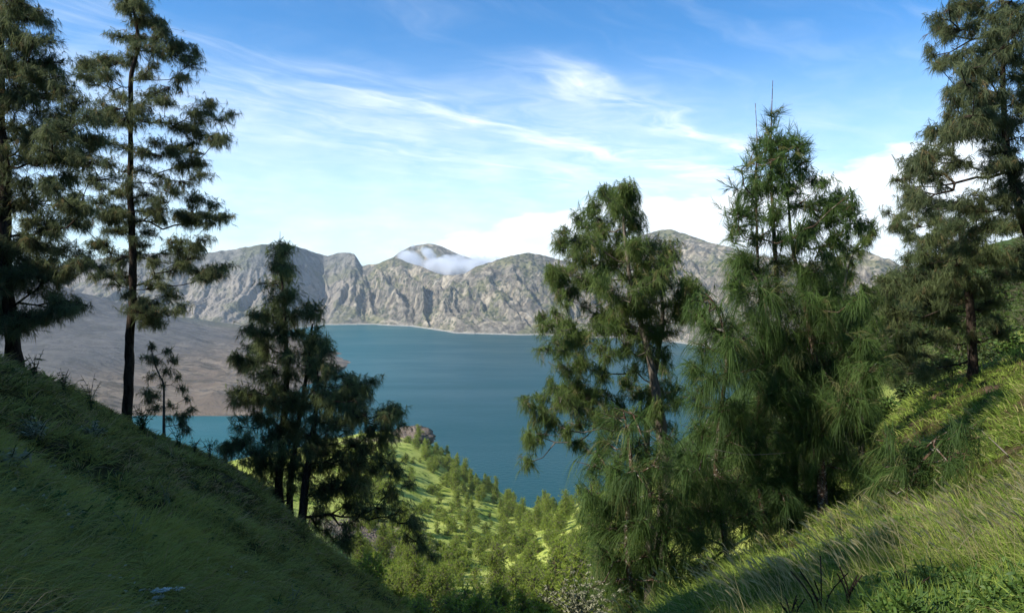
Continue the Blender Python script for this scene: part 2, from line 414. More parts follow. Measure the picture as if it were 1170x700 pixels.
c = t.mix(t.ss(b1, .38, .58), (.080, .064, .050), (.235, .185, .140))
c = t.mix(t.ss(b3, .48, .6), c, (.165, .125, .095))
c = t.mix(t.ss(b2, .52, .7), c, (.10, .09, .08))
c = t.mix(t.ss(pz_, -265., -215.), c, t.mix(t.ss(b1, .4, .6), (.085, .082, .08), (.13, .125, .12)))
sh = t.mul(t.ss(py_, 2350., 2750.), t.ss(b1, .3, .5))
c = t.mix(t.mul(sh, .75), c, (.075, .095, .055))
surf(t, out, c, 1., t.bump(t.add(b2, b1), .7, 7.), .05)
lava = obj('lava_field', mesh('lava_field', np.stack([GX, GY, Zd], -1).reshape(-1, 3), grid_faces(nx_, ny_), m_lava)); tag(lava, kind='structure')
# ------------------------------------------------------------------ haze
mh = bpy.data.materials.new('haze'); mh.use_nodes = True; t = NT(mh.node_tree); out = t.node('ShaderNodeOutputMaterial')
pv = t.node('ShaderNodeVolumePrincipled'); pv.inputs['Density'].default_value = .00005; pv.inputs['Color'].default_value = (.80, .89, 1, 1); pv.inputs['Anisotropy'].default_value = 0
t.t.links.new(pv.outputs[0], out.inputs[1])
hx, hy0, hy1, hz0, hz1 = 7000, -1500, 7600, -352, 330
hv = [[x, y, z] for x in (-hx, hx) for y in (hy0, hy1) for z in (hz0, hz1)]
haze = obj('haze', mesh('haze', hv, [[0, 1, 3, 2], [4, 6, 7, 5], [0, 4, 5, 1], [2, 3, 7, 6], [0, 2, 6, 4], [1, 5, 7, 3]], mh)); tag(haze, 'thin pale blue air over the crater lake', 'haze', kind='stuff')
# ------------------------------------------------------------------ plants: shared shapes
def norm(v): return v/np.maximum(np.linalg.norm(v, axis=-1, keepdims=True), 1e-9)
def blades(base, d, L, w, droop, tint, nseg=2, taper=(1., .9, .3), rg=rng):
    """narrow bent blades: base points, unit directions, lengths, widths, droop as a share of the length"""
    n = len(base); L = np.broadcast_to(L, n).astype(float); w = np.broadcast_to(w, n).astype(float); droop = np.broadcast_to(droop, n)
    side = norm(np.cross(d, rg.normal(size=(n, 3))))
    s = np.linspace(0, 1, nseg+1)
    tp = np.interp(s, np.linspace(0, 1, len(taper)), taper)
    c = base[:, None]+d[:, None]*L[:, None, None]*s[None, :, None]
    c[..., 2] -= (droop*L)[:, None]*s[None]**2
    off = side[:, None]*(w[:, None]*tp[None]*.5)[..., None]
    V = np.stack([c-off, c+off], 2).reshape(n, -1, 3)          # (n, 2(nseg+1), 3)
    f = np.array([[2*i, 2*i+1, 2*i+3, 2*i+2] for i in range(nseg)])
    Fc = (f[None]+(np.arange(n)*2*(nseg+1))[:, None, None]).reshape(-1, 4)
    return V.reshape(-1, 3), Fc, np.repeat(np.broadcast_to(tint, n), 2*(nseg+1))
def prisms(p0, p1, r0, r1, k=5):
    n = len(p0); d = norm(p1-p0)
    a = norm(np.cross(d, np.where(np.abs(d[:, 2:3]) > .9, [[1., 0, 0]], [[0, 0, 1.]]))); b = np.cross(d, a)
    th = np.arange(k)*2*math.pi/k
    ring = a[:, None]*np.cos(th)[None, :, None]+b[:, None]*np.sin(th)[None, :, None]
    V = np.stack([p0[:, None]+ring*np.asarray(r0)[:, None, None], p1[:, None]+ring*np.asarray(r1)[:, None, None]], 1)
    i = np.arange(k); j = (i+1) % k
    f = np.stack([i, j, j+k, i+k], -1)
    Fc = (f[None]+(np.arange(n)*2*k)[:, None, None]).reshape(-1, 4)
    return V.reshape(-1, 3), Fc
def tube(pts, rad, k=12, rough=.0, seed=1):
    pts = np.asarray(pts, float); n = len(pts); d = norm(np.gradient(pts, axis=0))
    a = norm(np.cross(d, [[0, 1., 0]])); b = np.cross(d, a)
    th = np.arange(k)*2*math.pi/k
    rr = np.asarray(rad)[:, None]*(1+rough*vnoise(pts[:, 2:3]*9+0*th[None], th[None]*1.3+0*pts[:, 2:3], s=seed))
    V = pts[:, None]+(a[:, None]*np.cos(th)[None, :, None]+b[:, None]*np.sin(th)[None, :, None])*rr[..., None]
    idx = np.arange(n*k).reshape(n, k); nx = np.roll(idx, -1, 1)
    Fc = np.stack([idx[:-1], nx[:-1], nx[1:], idx[1:]], -1).reshape(-1, 4)
    return V.reshape(-1, 3), Fc
def join(parts):
    V, Fs, T, o = [], [], [], 0
    for q_ in parts:
        if len(q_[0]) == 0: continue
        V.append(q_[0]); Fs.append(q_[1]+o); o += len(q_[0]); T.append(q_[2] if len(q_) > 2 else np.zeros(len(q_[0])))
    return np.concatenate(V), np.concatenate(Fs), np.concatenate(T)
def smooth_poly(pts, step):
    """Catmull-Rom through (x,y,z,r) points, resampled"""
    P_ = np.asarray(pts, float); P_ = np.concatenate([[2*P_[0]-P_[1]], P_, [2*P_[-1]-P_[-2]]]); o = []
    for i in range(1, len(P_)-2):
        n = max(2, int(np.linalg.norm(P_[i+1, :3]-P_[i, :3])/step)); s = np.linspace(0, 1, n, endpoint=False)[:, None]
        a, b, c, d = P_[i-1], P_[i], P_[i+1], P_[i+2]
        o.append(.5*((2*b)+(c-a)*s+(2*a-5*b+4*c-d)*s**2+(3*b-3*c+d-a)*s**3))
    o.append(P_[-2:-1]); o = np.concatenate(o); o[:, 3] = np.maximum(o[:, 3], .004); return o
STY = {   # tufts per clump, needles per tuft, length, width, droop, (outward, random, down) mix, flatness, spread of the bases along the tuft
 'puff':  dict(tw=50, nd=13, L=.15, w=.0085, droop=.5, mix=(.35, .85, .40), flat=.62),
 'fine':  dict(tw=50, nd=14, L=.17, w=.0085, droop=.5, mix=(.4, .75, .4), flat=.9),
 'weep':  dict(tw=22, nd=24, L=.32, w=.0062, droop=1.0, mix=(.75, .40, -.25), flat=.9),
 'brush': dict(tw=19, nd=22, L=.24, w=.0070, droop=.1, mix=(.8, .4, -.35), flat=1.1),
 'sprout':dict(tw=5, nd=12, L=.12, w=.012, droop=.4, mix=(.6, .8, .2), flat=.9),
 'far':   dict(tw=20, nd=14, L=.34, w=.062, droop=.2, mix=(.5, .7, -.15), flat=.9),
}
def grow(trunks, clumps, seed, rise=.5, twr=.0045, dens=1., rbr=.0085, lenk=1., fill=0., swell=1.):
    """trunks: lists of (x,y,z,r); clumps: list of (centre, radius, style). Returns bark (V,F) and needles (V,F,tint)"""
    rg = np.random.default_rng(seed)
    bark = []; NP = []; PL = []; ISK = []
    for tr in trunks:
        q_ = smooth_poly(tr, .22)
        q_[:, :2] += (fbm(q_[:, 2]*.8+seed, q_[:, 2]*0, o=2, s=seed)*q_[:, 3]*.3)[:, None]
        V, Fc = tube(q_[:, :3], q_[:, 3], 12, .13, seed); bark.append((V, Fc))
        m = q_[:, 2] > q_[0, 2]+.12*(q_[-1, 2]-q_[0, 2])
        NP.append(q_[m][:, :3]); PL.append(np.zeros(m.sum()))
    node = np.concatenate(NP); plen = np.concatenate(PL); par = np.full(len(node), -1); load = np.zeros(len(node)); ntr = len(node)
    C = np.array([c for c, r, s in clumps])
    dd = np.min(np.linalg.norm(C[:, None]-node[None], axis=2), 1)
    hubs = {}
    for i in np.argsort(dd):
        c, r, s = clumps[i]
        v = node-c; dist = np.linalg.norm(v, axis=1)
        hz_ = np.hypot(v[:, 0], v[:, 1])
        want = c[2]-rise*hz_                                     # where a rising limb would leave
        cost = dist+.45*plen+.8*np.abs(node[:, 2]-want)*(plen == 0)+1.2*np.maximum(node[:, 2]-c[2], 0)*(rise > 0)
        j = int(np.argmin(cost)); a = node[j]; end = c+(a-c)*min(.5*r/max(dist[j], 1e-3), .5)
        n = max(2, int(np.linalg.norm(end-a)/.3)); sag = -.12*np.linalg.norm(end-a)*(1 if rise > 0 else -1)
        prev = j; ss_ = np.arange(1, n+1)/n
        pts = a+(end-a)*ss_[:, None]; pts[:, 2] += sag*np.sin(ss_*math.pi)
        pts[:-1] += rg.normal(size=(n-1, 3))*.045*np.linalg.norm(end-a)**.5
        base_len = plen[j]; L0 = 0; pv = a; new = []
        for p_ in pts:
            L0 += np.linalg.norm(p_-pv); pv = p_; new.append((p_, prev, base_len+L0)); prev = len(node)+len(new)-1
        node = np.concatenate([node, pts]); par = np.concatenate([par, [q_[1] for q_ in new]]); plen = np.concatenate([plen, [q_[2] for q_ in new]])
        load = np.concatenate([load, np.zeros(len(new))])
        k = prev
        while k >= ntr: load[k] += 1; k = par[k]
        hubs[i] = len(node)-1
    m = np.arange(ntr, len(node)); rad = rbr*np.sqrt(load+.25)
    pr = np.where(par[m] < ntr, rad[m]*1.25, rad[np.maximum(par[m], 0)])
    V, Fc = prisms(node[par[m]], node[m], pr, rad[m], 5); bark.append((V, Fc))
    # sprays along the outer limbs as well, then twigs and needles
    clumps = [(c, r*swell, s) for c, r, s in clumps]; hubn = [node[hubs[i]] for i in range(len(clumps))]
    if fill > 0:
        rm = float(np.median([r for c, r, s in clumps])); st0 = clumps[len(clumps)//2][2]
        ok = m[(load[m] <= 4) & (rg.random(len(m)) < fill)]
        for k in ok:
            c = node[k]+rg.normal(size=3)*[.35, .35, .22]*rm*1.6; clumps.append((c, rm*rg.uniform(.55, .95), st0)); hubn.append(node[k])
    nb = []; tw0, tw1 = [], []
    for i, (c, r, s) in enumerate(clumps):
        S = STY[s]; r0 = {'weep': .22, 'far': .9}.get(s, .25); K = max(3, int(S['tw']*dens*(r/r0)**1.7))
        h = hubn[i]; u = rg.normal(size=(K, 3))*.56*r*[1, 1, S['flat']]*rg.uniform(.75, 1.3, 3)
        u[:, 2] += (rg.random()-.5)*.25*r
        e = c+u; tw0.append(h+(e-h)*.3*rg.random((K, 1))); tw1.append(e)
        d = norm(u+(c-h)*.6+rg.normal(size=(K, 3))*r*.35)
        M = S['nd']; a_, b_, dn = S['mix']
        td = norm(d*a_+rg.normal(size=(K, 3))*.35+np.array([0, 0, -dn]))     # the way this tuft points
        base = e[:, None]-td[:, None]*(S['L']*lenk*rg.uniform(-.1, 1., (K, M, 1)))
        dr = norm(td[:, None]+rg.normal(size=(K, M, 3))*b_*.62)
        L_ = S['L']*lenk*rg.uniform(.55, 1.25, (K, M))
        tn = np.clip(rg.normal(rg.uniform(.2, .7), .14, (K, 1))+rg.normal(0, .1, (K, M)), 0, .85)
        tn = np.where(rg.random((K, 1)) < .06, .95, tn)
        nb.append((base.reshape(-1, 3), dr.reshape(-1, 3), L_.ravel(), np.full(K*M, S['w']), np.full(K*M, S['droop']), tn.ravel(), s))
    tw0 = np.concatenate(tw0); tw1 = np.concatenate(tw1)
    bark.append(prisms(tw0, tw1, np.full(len(tw0), twr*1.5), np.full(len(tw0), twr*.6), 3))
    out_ = []
    for s in set(x_[6] for x_ in nb):
        B = [np.concatenate([x_[k] for x_ in nb if x_[6] == s]) for k in range(6)]
        out_.append(blades(*B, nseg=4 if s == 'weep' else 1 if s == 'far' else 2, rg=rg))
    return join(bark), join(out_)

def barkmat(name, c0, c1, sc=1., lich=None):
    m, t, out = material(name); p = t.pos()
    a = t.noise(t.scalev(p, (14*sc, 14*sc, 3.5*sc)), 1., 6., .65, .5); b = t.noise(p, 2.5, 4.)
    c = t.mix(t.ss(a, .35, .65), c0, c1)
    if lich: c = t.mix(t.ss(t.noise(t.scalev(p, (9, 9, 14)), 1., 4., .7, 1.5), .54, .62), c, lich)
    surf(t, out, c, .95, t.bump(a, .9, .03), .1); return m
bark_dark = barkmat('dark_bark', (.022, .016, .012), (.075, .055, .042))
bark_pale = barkmat('scarred_bark', (.06, .034, .022), (.16, .10, .065), 1.4, (.36, .33, .27))
bark_grey = barkmat('grey_bark', (.10, .085, .065), (.24, .20, .16))
nd_olive = leafmat('olive_needles', (.085, .115, .055), (.19, .22, .095), (.26, .20, .09), .52)
nd_dark = leafmat('dark_needles', (.085, .12, .05), (.20, .24, .09), (.25, .20, .09), .52)
nd_green = leafmat('green_needles', (.075, .125, .030), (.20, .27, .07), (.28, .25, .10), .52)
nd_weep = leafmat('weeping_needles', (.050, .095, .024), (.13, .21, .05), (.24, .25, .09), .5)

def pixclumps(lst, depth, spread, seed, style, r=9, extra=.5, jit=8, keep_depth=None):
    """clumps read off the photo as (px,py[,r]) -> real positions spread in depth through the crown"""
    rg = np.random.default_rng(seed); o = []
    for q_ in lst:
        px, py = q_[0], q_[1]; rr = q_[2] if len(q_) > 2 else r; st = q_[3] if len(q_) > 3 else style
        d = depth+rg.normal(0, spread*.5)
        o.append((P(px, py, d), rr*d/F*rg.uniform(.9, 1.25), st))
        if rg.random() < extra:
            d = depth+rg.normal(0, spread); 
            o.append((P(px+rg.normal(0, jit), py+rg.normal(0, jit), d), rr*d/F*rg.uniform(.6, 1.), st))
        if rg.random() < extra-1:
            d = depth+rg.normal(0, spread); o.append((P(px+rg.normal(0, jit), py+rg.normal(0, jit), d), rr*d/F*rg.uniform(.6, 1.), st))
    return o
def pixtrunk(lst, depth, ddepth=0.):
    """(px,py,width px) points bottom first; the foot goes down to the ground"""
    o = []
    for i, (px, py, w) in enumerate(lst):
        d = depth+ddepth*i/(len(lst)-1); p_ = P(px, py, d); o.append([*p_, w*d/F/2])
    b = o[0]; gz = float(ground_z(b[0], b[1]))
    if b[2] > gz: o.insert(0, [b[0], b[1], gz-.25, b[3]*1.35])
    else: b[2] = gz-.25; b[3] *= 1.3
    o[0][2] = gz-.25
    return o
def tree(name, label, cat, trunks, clumps, seed, mb, mn, group=None, **kw):
    foot = np.array([trunks[0][0][0], trunks[0][0][1], float(ground_z(trunks[0][0][0], trunks[0][0][1]))])
    (bv, bf, _), (nv, nf, nt) = grow(trunks, clumps, seed, **kw)
    e = empty(name, foot, label, cat, group)
    obj('trunk', mesh('trunk', bv-foot, bf, mb, smooth=True), e)
    obj('crown', mesh('crown', nv-foot, nf, mn, nt), e)
    print(name, 'needle quads', len(nf), 'foot z', round(foot[2], 2), 'clumps', len(clumps))
    return e

Z1 = lambda s, ox, oy, L: [(ox+a/s, oy+b/s)+tuple(c) for a, b, *c in L]
# --- far-left tall tree, crown cut by the frame
A = Z1(2.693, 0, 0, [(40,30),(100,40),(140,70),(50,100),(110,120),(150,125),(30,180),(100,190),(155,185),(60,150),(190,240),(60,260),(130,260),(195,285),(230,310),(40,330),(120,340),(190,350),(250,370),(60,400),(140,420),(220,420),(285,430),(80,480),(160,490),(240,480),(60,560),(140,560),(220,540),(270,500),(120,620),(200,620),(250,640),(60,640),(150,680),(20,60),(15,230),(20,460),(15,520),(20,600),(90,225),(90,300),(170,455),(175,390),(15,300)])
A += Z1(2.5, 0, 240, [(80,30),(150,40),(210,25),(60,90),(140,100),(195,110),(225,145,6),(262,152,5),(80,150),(130,160),(60,190),(160,190),(100,230),(165,262),(215,262,7),(60,300),(120,290),(170,290),(40,340),(20,120),(15,200),(20,260),(25,305)])
A += [(-20+random.Random(i).uniform(-45, 12), 8+i*13.5) for i in range(27)]
A += [(20, -20), (0, -45), (40, -30), (-10, -70), (10, -95), (-35, -20), (25, -60)]
tree('mountain_sheoak', 'tall dark tree with thick leaning trunk, cut off by the photo edge', 'tree',
     [pixtrunk([(20,434,21),(15,400,16),(11,340,13),(6,240,12),(2,150,10),(0,50,7),(0,-60,4),(0,-120,2)], 17.2)],
     pixclumps(A, 17.2, 1.5, 11, 'puff', 10.5, .8, 10), 11, bark_dark, nd_olive, rise=.5, dens=.75, fill=.7, swell=1.2)
# --- second tall tree
B = Z1(2.693, 0, 0, [(390,20),(440,60),(480,80),(360,110,7),(420,110),(500,100),(540,130,7),(260,190,7),(300,195),(340,180),(400,180),(474,150),(530,170),(590,195),(560,235),(260,215,6),(270,245,7),(330,240),(450,230),(315,320),(370,300),(460,290),(510,310),(300,370),(350,350),(440,370),(530,380),(600,350),(650,320),(680,370),(660,420,7),(600,400),(590,440),(320,440),(380,450),(480,440),(540,470),(610,500),(620,540),(330,500),(280,560,7),(440,520),(500,540),(300,620),(360,590),(450,600),(530,590),(600,610),(660,630),(685,670,7),(560,660),(480,650),(330,670),(230,600,7),(215,640,7),(250,690,7),(400,10),(430,-20),(420,140),(560,500),(400,560),(350,640),(420,680)])
B += Z1(2.5, 0, 240, [(300,20),(290,95,8),(335,140,8),(310,185,7),(345,190,6),(460,30),(540,40),(600,20),(640,20,7),(500,90),(560,110),(580,80,8),(520,150),(600,180,7),(585,190,6),(645,165,7),(630,190,5),(450,190,8),(430,150,7),(490,240),(465,215,7),(520,280,8),(410,265,7),(430,300,7),(455,325,7),(420,320,6),(400,100),(420,60),(350,60),(330,10)])
B += [(150,-18),(140,-30),(158,-35),(150,-55,7)]
tree('mountain_sheoak', 'tall slender tree with straight bare lower trunk standing clear against the lake slope', 'tree',
     [pixtrunk([(145,487,12),(148,420,10),(151,320,8),(150,240,7),(149,149,5),(150,93,5),(158,50,4),(152,5,2.5),(150,-50,1.5)], 22.5)],
     pixclumps(B, 22.5, 1.3, 12, 'puff', 8.3, .35, 6), 12, bark_dark, nd_olive, rise=.45, dens=.8, fill=.7, swell=1.2)
# --- conical tree cluster on the slope edge
Cc = Z1(3.18, 240, 260, [(255,60,1.6),(250,110,3),(250,150,4),(285,190,6),(235,200,5),(295,240,7),(225,260,7),(270,270,8),(350,280,7),(160,320,6),(190,340,7),(240,330),(300,320),(370,310,7),(140,375,7),(180,400),(250,390),(320,380),(390,380,8),(95,470,6),(110,480,7),(150,490,8),(200,430),(260,450),(340,450),(400,420),(430,450),(110,590,7),(80,610,6),(160,600),(220,520),(300,530),(380,520),(440,510),(470,540),(220,620),(300,620),(400,600),(480,600),(510,560,8),(590,560,6),(575,600,8),(620,680,8),(640,670,6),(670,660,7),(400,490),(200,470,7),(240,140,5),(265,140,5),(235,300,7)])
Cc += Z1(2.692, 240, 440, [(100,30,8),(90,130,7),(60,175,6),(140,100,8),(60,200,6),(130,210,8),(100,235,6),(200,60),(190,150),(230,220),(300,60),(300,150),(300,250),(380,50),(390,130),(400,210),(400,290),(350,330),(470,90),(500,140),(545,120,8),(590,120,7),(540,160),(480,200),(500,260),(570,270,9),(550,330),(480,330),(420,370),(350,400),(590,390,8),(620,430,8),(645,470,6),(660,505,4),(520,390,9),(470,400,8),(440,420,8),(410,470,7),(425,505,6),(360,450,7),(530,220),(450,290),(350,100),(350,200),(250,130),(250,280,8),(440,240),(150,240,6)])
tree('mountain_sheoak', 'dense cone shaped tree with several trunks and a drooping side at the slope edge', 'tree',
     [pixtrunk([(323,590,8),(318,560,9),(322,500,8),(328,420,6),(324,340,3),(320,300,1.4),(320,264,.4)], 21.5),
      pixtrunk([(332,600,7),(331,560,7),(338,500,6),(350,430,4),(357,370,2)], 21.9),
      pixtrunk([(341,620,11),(345,590,10),(350,540,8),(358,490,6),(364,440,3)], 20.8)],
     pixclumps(Cc+[(a, b) for a in range(310, 420, 24) for b in range(455, 565, 26)]+[(300,530),(280,500),(360,590)], 21.3, 1.2, 13, 'fine', 9.5, .9, 7), 13, bark_dark, nd_dark, rise=.25, dens=.62, fill=.45, swell=1.15)
# --- thin sapling on the ridge line
S_ = [(173,395,4),(168,408,5),(176,412,5),(192,400,4),(198,412,5),(190,425,5),(172,430,4),(167,448,5),(176,452,5),(205,430,3),(208,444,4),(195,462,4),(178,466,5),(210,474,6),(218,468,4),(208,484,5),(170,458,4),(186,440,3),(213,455,3),(192,478,3),(212,492,4)]
sap = [(P(a, b, 19.), r_*19/F*1.25, 'puff') for a, b, r_ in S_]
tree('slender_sapling', 'thin sapling with a few leaf tufts between the tall straight tree and the lake edge', 'sapling',
     [pixtrunk([(187,507,3),(187,470,2.6),(187,440,2),(183,430,1.8),(177,415,1.4),(173,398,1)], 19.)], sap, 14, bark_grey, nd_dark, rise=.5, twr=.004, rbr=.005, dens=1.1)
# --- bright tree between the lake and the tall drooping one
Dd = Z1(2.8, 580, 200, [(370,40),(370,90),(400,130),(340,130),(280,100,7),(270,125,7),(225,150,7),(170,200,7),(180,225,6),(230,210),(300,180),(370,190),(400,220),(220,270),(300,250),(150,300,7),(160,350,7),(240,330),(300,330),(350,240),(185,415,6),(460,230),(520,230),(440,280),(500,290),(440,340),(480,350),(580,350,9),(600,390,9),(330,390),(400,380),(300,440),(370,430),(420,420),(300,490),(340,480),(130,480,7),(190,480,6),(120,560,7),(160,550),(200,530),(240,510),(300,560),(230,600),(180,620,8),(380,480),(380,560),(400,620),(500,500),(540,440),(560,380),(500,580),(300,640),(140,690,7),(220,680),(330,60,8),(395,60,7),(270,210),(410,160),(530,260,8),(470,400),(420,340),(450,500),(450,560),(340,290),(200,380,6)])
Dd += Z1(2.692, 580, 440, [(180,10),(110,40,7),(170,60),(80,80,7),(130,110,8),(60,170,6),(100,160,7),(60,230,4),(180,140,7),(240,30),(230,60),(210,180,7),(340,60),(400,30),(330,130),(200,120,7),(270,90,7),(420,90),(470,60),(520,40)])
tree('mountain_sheoak', 'sunlit bright green tree with twin leaders rising in front of the lake', 'tree',
     [pixtrunk([(755,650,16),(760,560,15),(757,500,13),(748,440,10),(738,390,7),(722,330,5),(714,270,4),(711,222,2)], 17.5, -.4),
      pixtrunk([(742,640,9),(741,560,8),(740,480,7),(752,400,6),(757,350,4),(745,290,3)], 18.2, -.3)],
     pixclumps(Dd, 17.5, 1.3, 15, 'fine', 10.5, .9, 8), 15, bark_grey, nd_green, rise=.6, rbr=.007, dens=.75, fill=.6, swell=1.15)
# --- tall drooping tree
E = Z1(2.592, 800, 90, [(240,180,8,'brush'),(290,210,8,'brush'),(310,240,7,'brush'),(180,230,8,'brush'),(220,240,9,'fine'),(120,260,7,'brush'),(170,290,9,'fine'),(240,280,9,'fine'),(290,270,8,'fine'),(100,330,8,'brush'),(150,340,9,'fine'),(210,320,9,'fine'),(270,330,9,'fine'),(340,300,8,'fine'),(370,310,7,'fine'),(410,340,5,'fine'),(450,350,4,'fine'),(460,365,4,'fine'),(420,390,5,'fine'),(470,430,5,'fine'),(495,425,4,'fine'),(110,380,9,'brush'),(160,400,9,'fine'),(230,390,10,'fine'),(300,380,10,'fine'),(350,370,9,'fine'),(390,360,7,'fine'),(100,400,9,'brush'),(385,420,7,'fine'),(430,440,5,'fine'),(330,440,10,'fine'),(400,480,7,'fine'),(110,460,9,'brush'),(170,470,10,'fine'),(240,470,10,'fine'),(300,490,11,'fine'),(370,500,8,'fine'),(110,440,8,'brush'),(400,455,5,'fine'),(445,405,4,'fine')])
E += [(881,145,6,'brush'),(881,130,4,'brush'),(874,158,6,'brush'),(890,160,6,'brush'),(882,172,8,'brush'),(866,175,7,'brush'),(900,180,7,'brush')]
E += [(a, b, r_, 'weep') for a, b, r_ in [(846,298,13),(865,306,16),(877,330,18),(900,300,16),(927,310,16),(951,306,12),(842,329,12),(900,345,18),(930,345,18),(955,335,15),(975,350,12),(868,365,18),(895,385,20),(925,380,20),(955,375,18),(980,385,14),(995,400,10),(865,410,20),(893,420,22),(925,420,22),(955,415,20),(982,425,14),(880,450,22),(910,460,22),(940,455,22),(970,455,18),(990,460,12),(860,490,20),(893,495,22),(925,500,22),(955,495,20),(985,495,14),(860,530,18),(895,535,18),(925,535,16),(965,525,14),(985,535,10),(880,565,14),(898,572,13),(925,565,12),(870,590,12),(905,595,10),(955,560,11)]]
tree('mountain_sheoak', 'tallest drooping tree with a whip-thin tip and long hanging needles', 'tree',
     [pixtrunk([(942,628,11),(940,560,10.5),(938,500,9),(932,420,7),(918,340,5),(905,280,4),(900,220,2.5)], 12.6, .3),
      pixtrunk([(900,628,7),(908,570,7),(905,500,6.5),(892,400,6),(886,300,5),(882,220,3.4),(881,160,2),(882,120,1),(883,92,.6)], 13.2, .0),
      pixtrunk([(886,630,8),(874,590,7),(866,535,6),(868,460,5),(872,380,4),(866,300,3),(864,220,2),(865,160,1),(863,118,.6)], 12.8, .1)],
     pixclumps(E, 12.9, .9, 16, 'weep', 12, .65, 8), 16, bark_pale, nd_weep, rise=.45, dens=1.0, twr=.0035, rbr=.006, swell=1.15, fill=.25)
feather = [(989,274,4),(979,283,4),(968,293,5),(957,303,6),(982,265,3),(973,300,4),(996,268,3)]
# --- left companion with hanging tufts
H = [(808,342,7,'fine'),(820,352,8,'fine'),(800,360,8,'fine'),(812,375,12),(830,372,12),(800,395,13),(825,400,14),(842,392,12),(790,420,12),(812,430,16),(838,425,14),(795,455,14),(820,465,16),(845,465,14),(795,490,14),(825,495,18),(848,505,14),(800,520,14),(790,545,16),(815,545,18),(842,550,16),(795,580,18),(825,585,18),(850,585,14),(800,615,16),(780,600,16),(830,625,12),(770,560,14),(778,520,12),(782,640,14),(805,650,12)]
tree('weeping_sheoak', 'slim drooping tree with mop-like hanging tufts close against the tallest one', 'tree',
     [pixtrunk([(832,650,6),(826,600,6),(818,540,5.5),(824,470,5),(831,400,4),(818,350,2.5),(806,335,1)], 11.5)],
     pixclumps(H, 11.5, .8, 17, 'weep', 12, .7, 8), 17, bark_pale, nd_weep, rise=.3, dens=1.)
# --- low dark weeping tree
J = [(700,478,9),(722,470,9),(690,505,11),(712,512,13),(735,505,12),(762,500,11),(675,532,11),(700,538,15),(728,536,15),(752,530,13),(672,565,12),(697,570,16),(722,572,16),(748,566,15),(772,568,12),(680,600,12),(705,603,16),(732,602,16),(760,602,14),(690,632,13),(715,635,15),(740,636,15),(765,632,12),(700,662,13),(728,665,14),(752,662,12),(682,655,8),(775,655,10),(715,690,12),(740,695,12)]
tree('weeping_sheoak', 'low dark tree with curtains of hanging needles beside the sunlit valley', 'tree',
     [pixtrunk([(722,720,7),(720,660,7),(716,600,6),(722,540,5),(716,490,3),(712,468,1)], 10.2),
      pixtrunk([(752,715,6),(750,640,5.5),(757,580,4),(750,520,2)], 10.6)],
     pixclumps(J, 10.4, .8, 18, 'weep', 12, .8, 8), 18, bark_pale, nd_weep, rise=.3, dens=1.05)
# --- small weeping one in front of the bank
K = [(1012,500,8),(1030,515,10),(1048,508,10),(1070,500,9),(1092,492,8),(1110,488,6),(1040,535,11),(1062,530,12),(1085,522,10),(1105,512,8),(1050,552,10),(1075,548,9),(1022,530,9),(1010,548,9),(1005,575,8),(1120,500,5)]
tree('weeping_sheoak', 'small leaning tree drooping over the gap in front of the grassy bank', 'tree',
     [pixtrunk([(1035,600,5),(1037,570,4.5),(1045,540,4),(1065,515,3),(1095,495,2),(1116,484,1)], 9.5)],
     pixclumps(K, 9.5, .5, 19, 'weep', 10, .6, 6), 19, bark_pale, nd_weep, rise=.1, dens=.8)
# --- top right tree
Ff = Z1(2.917, 980, 0, [(320,40),(370,90),(440,60),(500,100),(265,95,7),(300,120,8),(245,190,7),(235,160,6),(270,225,7),(320,190),(380,170),(350,235,8),(440,160),(520,180),(350,300,8),(315,300,7),(400,280),(450,250),(520,260),(390,340),(480,320),(300,390,8),(350,400),(240,440,8),(290,450),(400,400),(480,400),(540,380),(370,440),(240,510),(300,510),(160,550,7),(120,600,6),(150,620,6),(210,570,8),(270,580),(330,540),(190,635,7),(180,670,4),(176,690,3),(250,600,8),(440,500,8),(500,460),(430,440),(400,655,9),(460,625,9),(540,560,8),(350,690),(280,690,8),(380,20),(340,10,8),(450,110),(560,60),(500,540),(470,560),(520,620),(555,640),(480,660),(500,700),(545,700),(450,560),(500,430),(560,140),(560,220),(560,300),(560,340),(430,350),(530,30),(420,210),(230,540,7),(510,500,7)])
Ff += [(1180+random.Random(i).uniform(-5, 60), -30+i*17) for i in range(16)]+[(1090,-20),(1120,-30),(1150,-25),(1110,-60),(1160,-60),(1140,-95),(1185,-110)]
tree('mountain_sheoak', 'big spreading tree on the right reaching past the top corner of the photo', 'tree',
     [pixtrunk([(1215,415,19),(1203,350,17),(1180,280,13),(1160,220,9),(1150,165,7),(1146,100,5.5),(1146,20,4),(1140,-70,2)], 16.),
      pixtrunk([(1212,400,13),(1205,330,12),(1195,260,10),(1190,200,8),(1190,140,6),(1190,60,4)], 16.6)],
     pixclumps(Ff, 16., 1.4, 20, 'puff', 9.5, .5, 7), 20, bark_dark, nd_olive, rise=.5, dens=.8, fill=.75, swell=1.2)
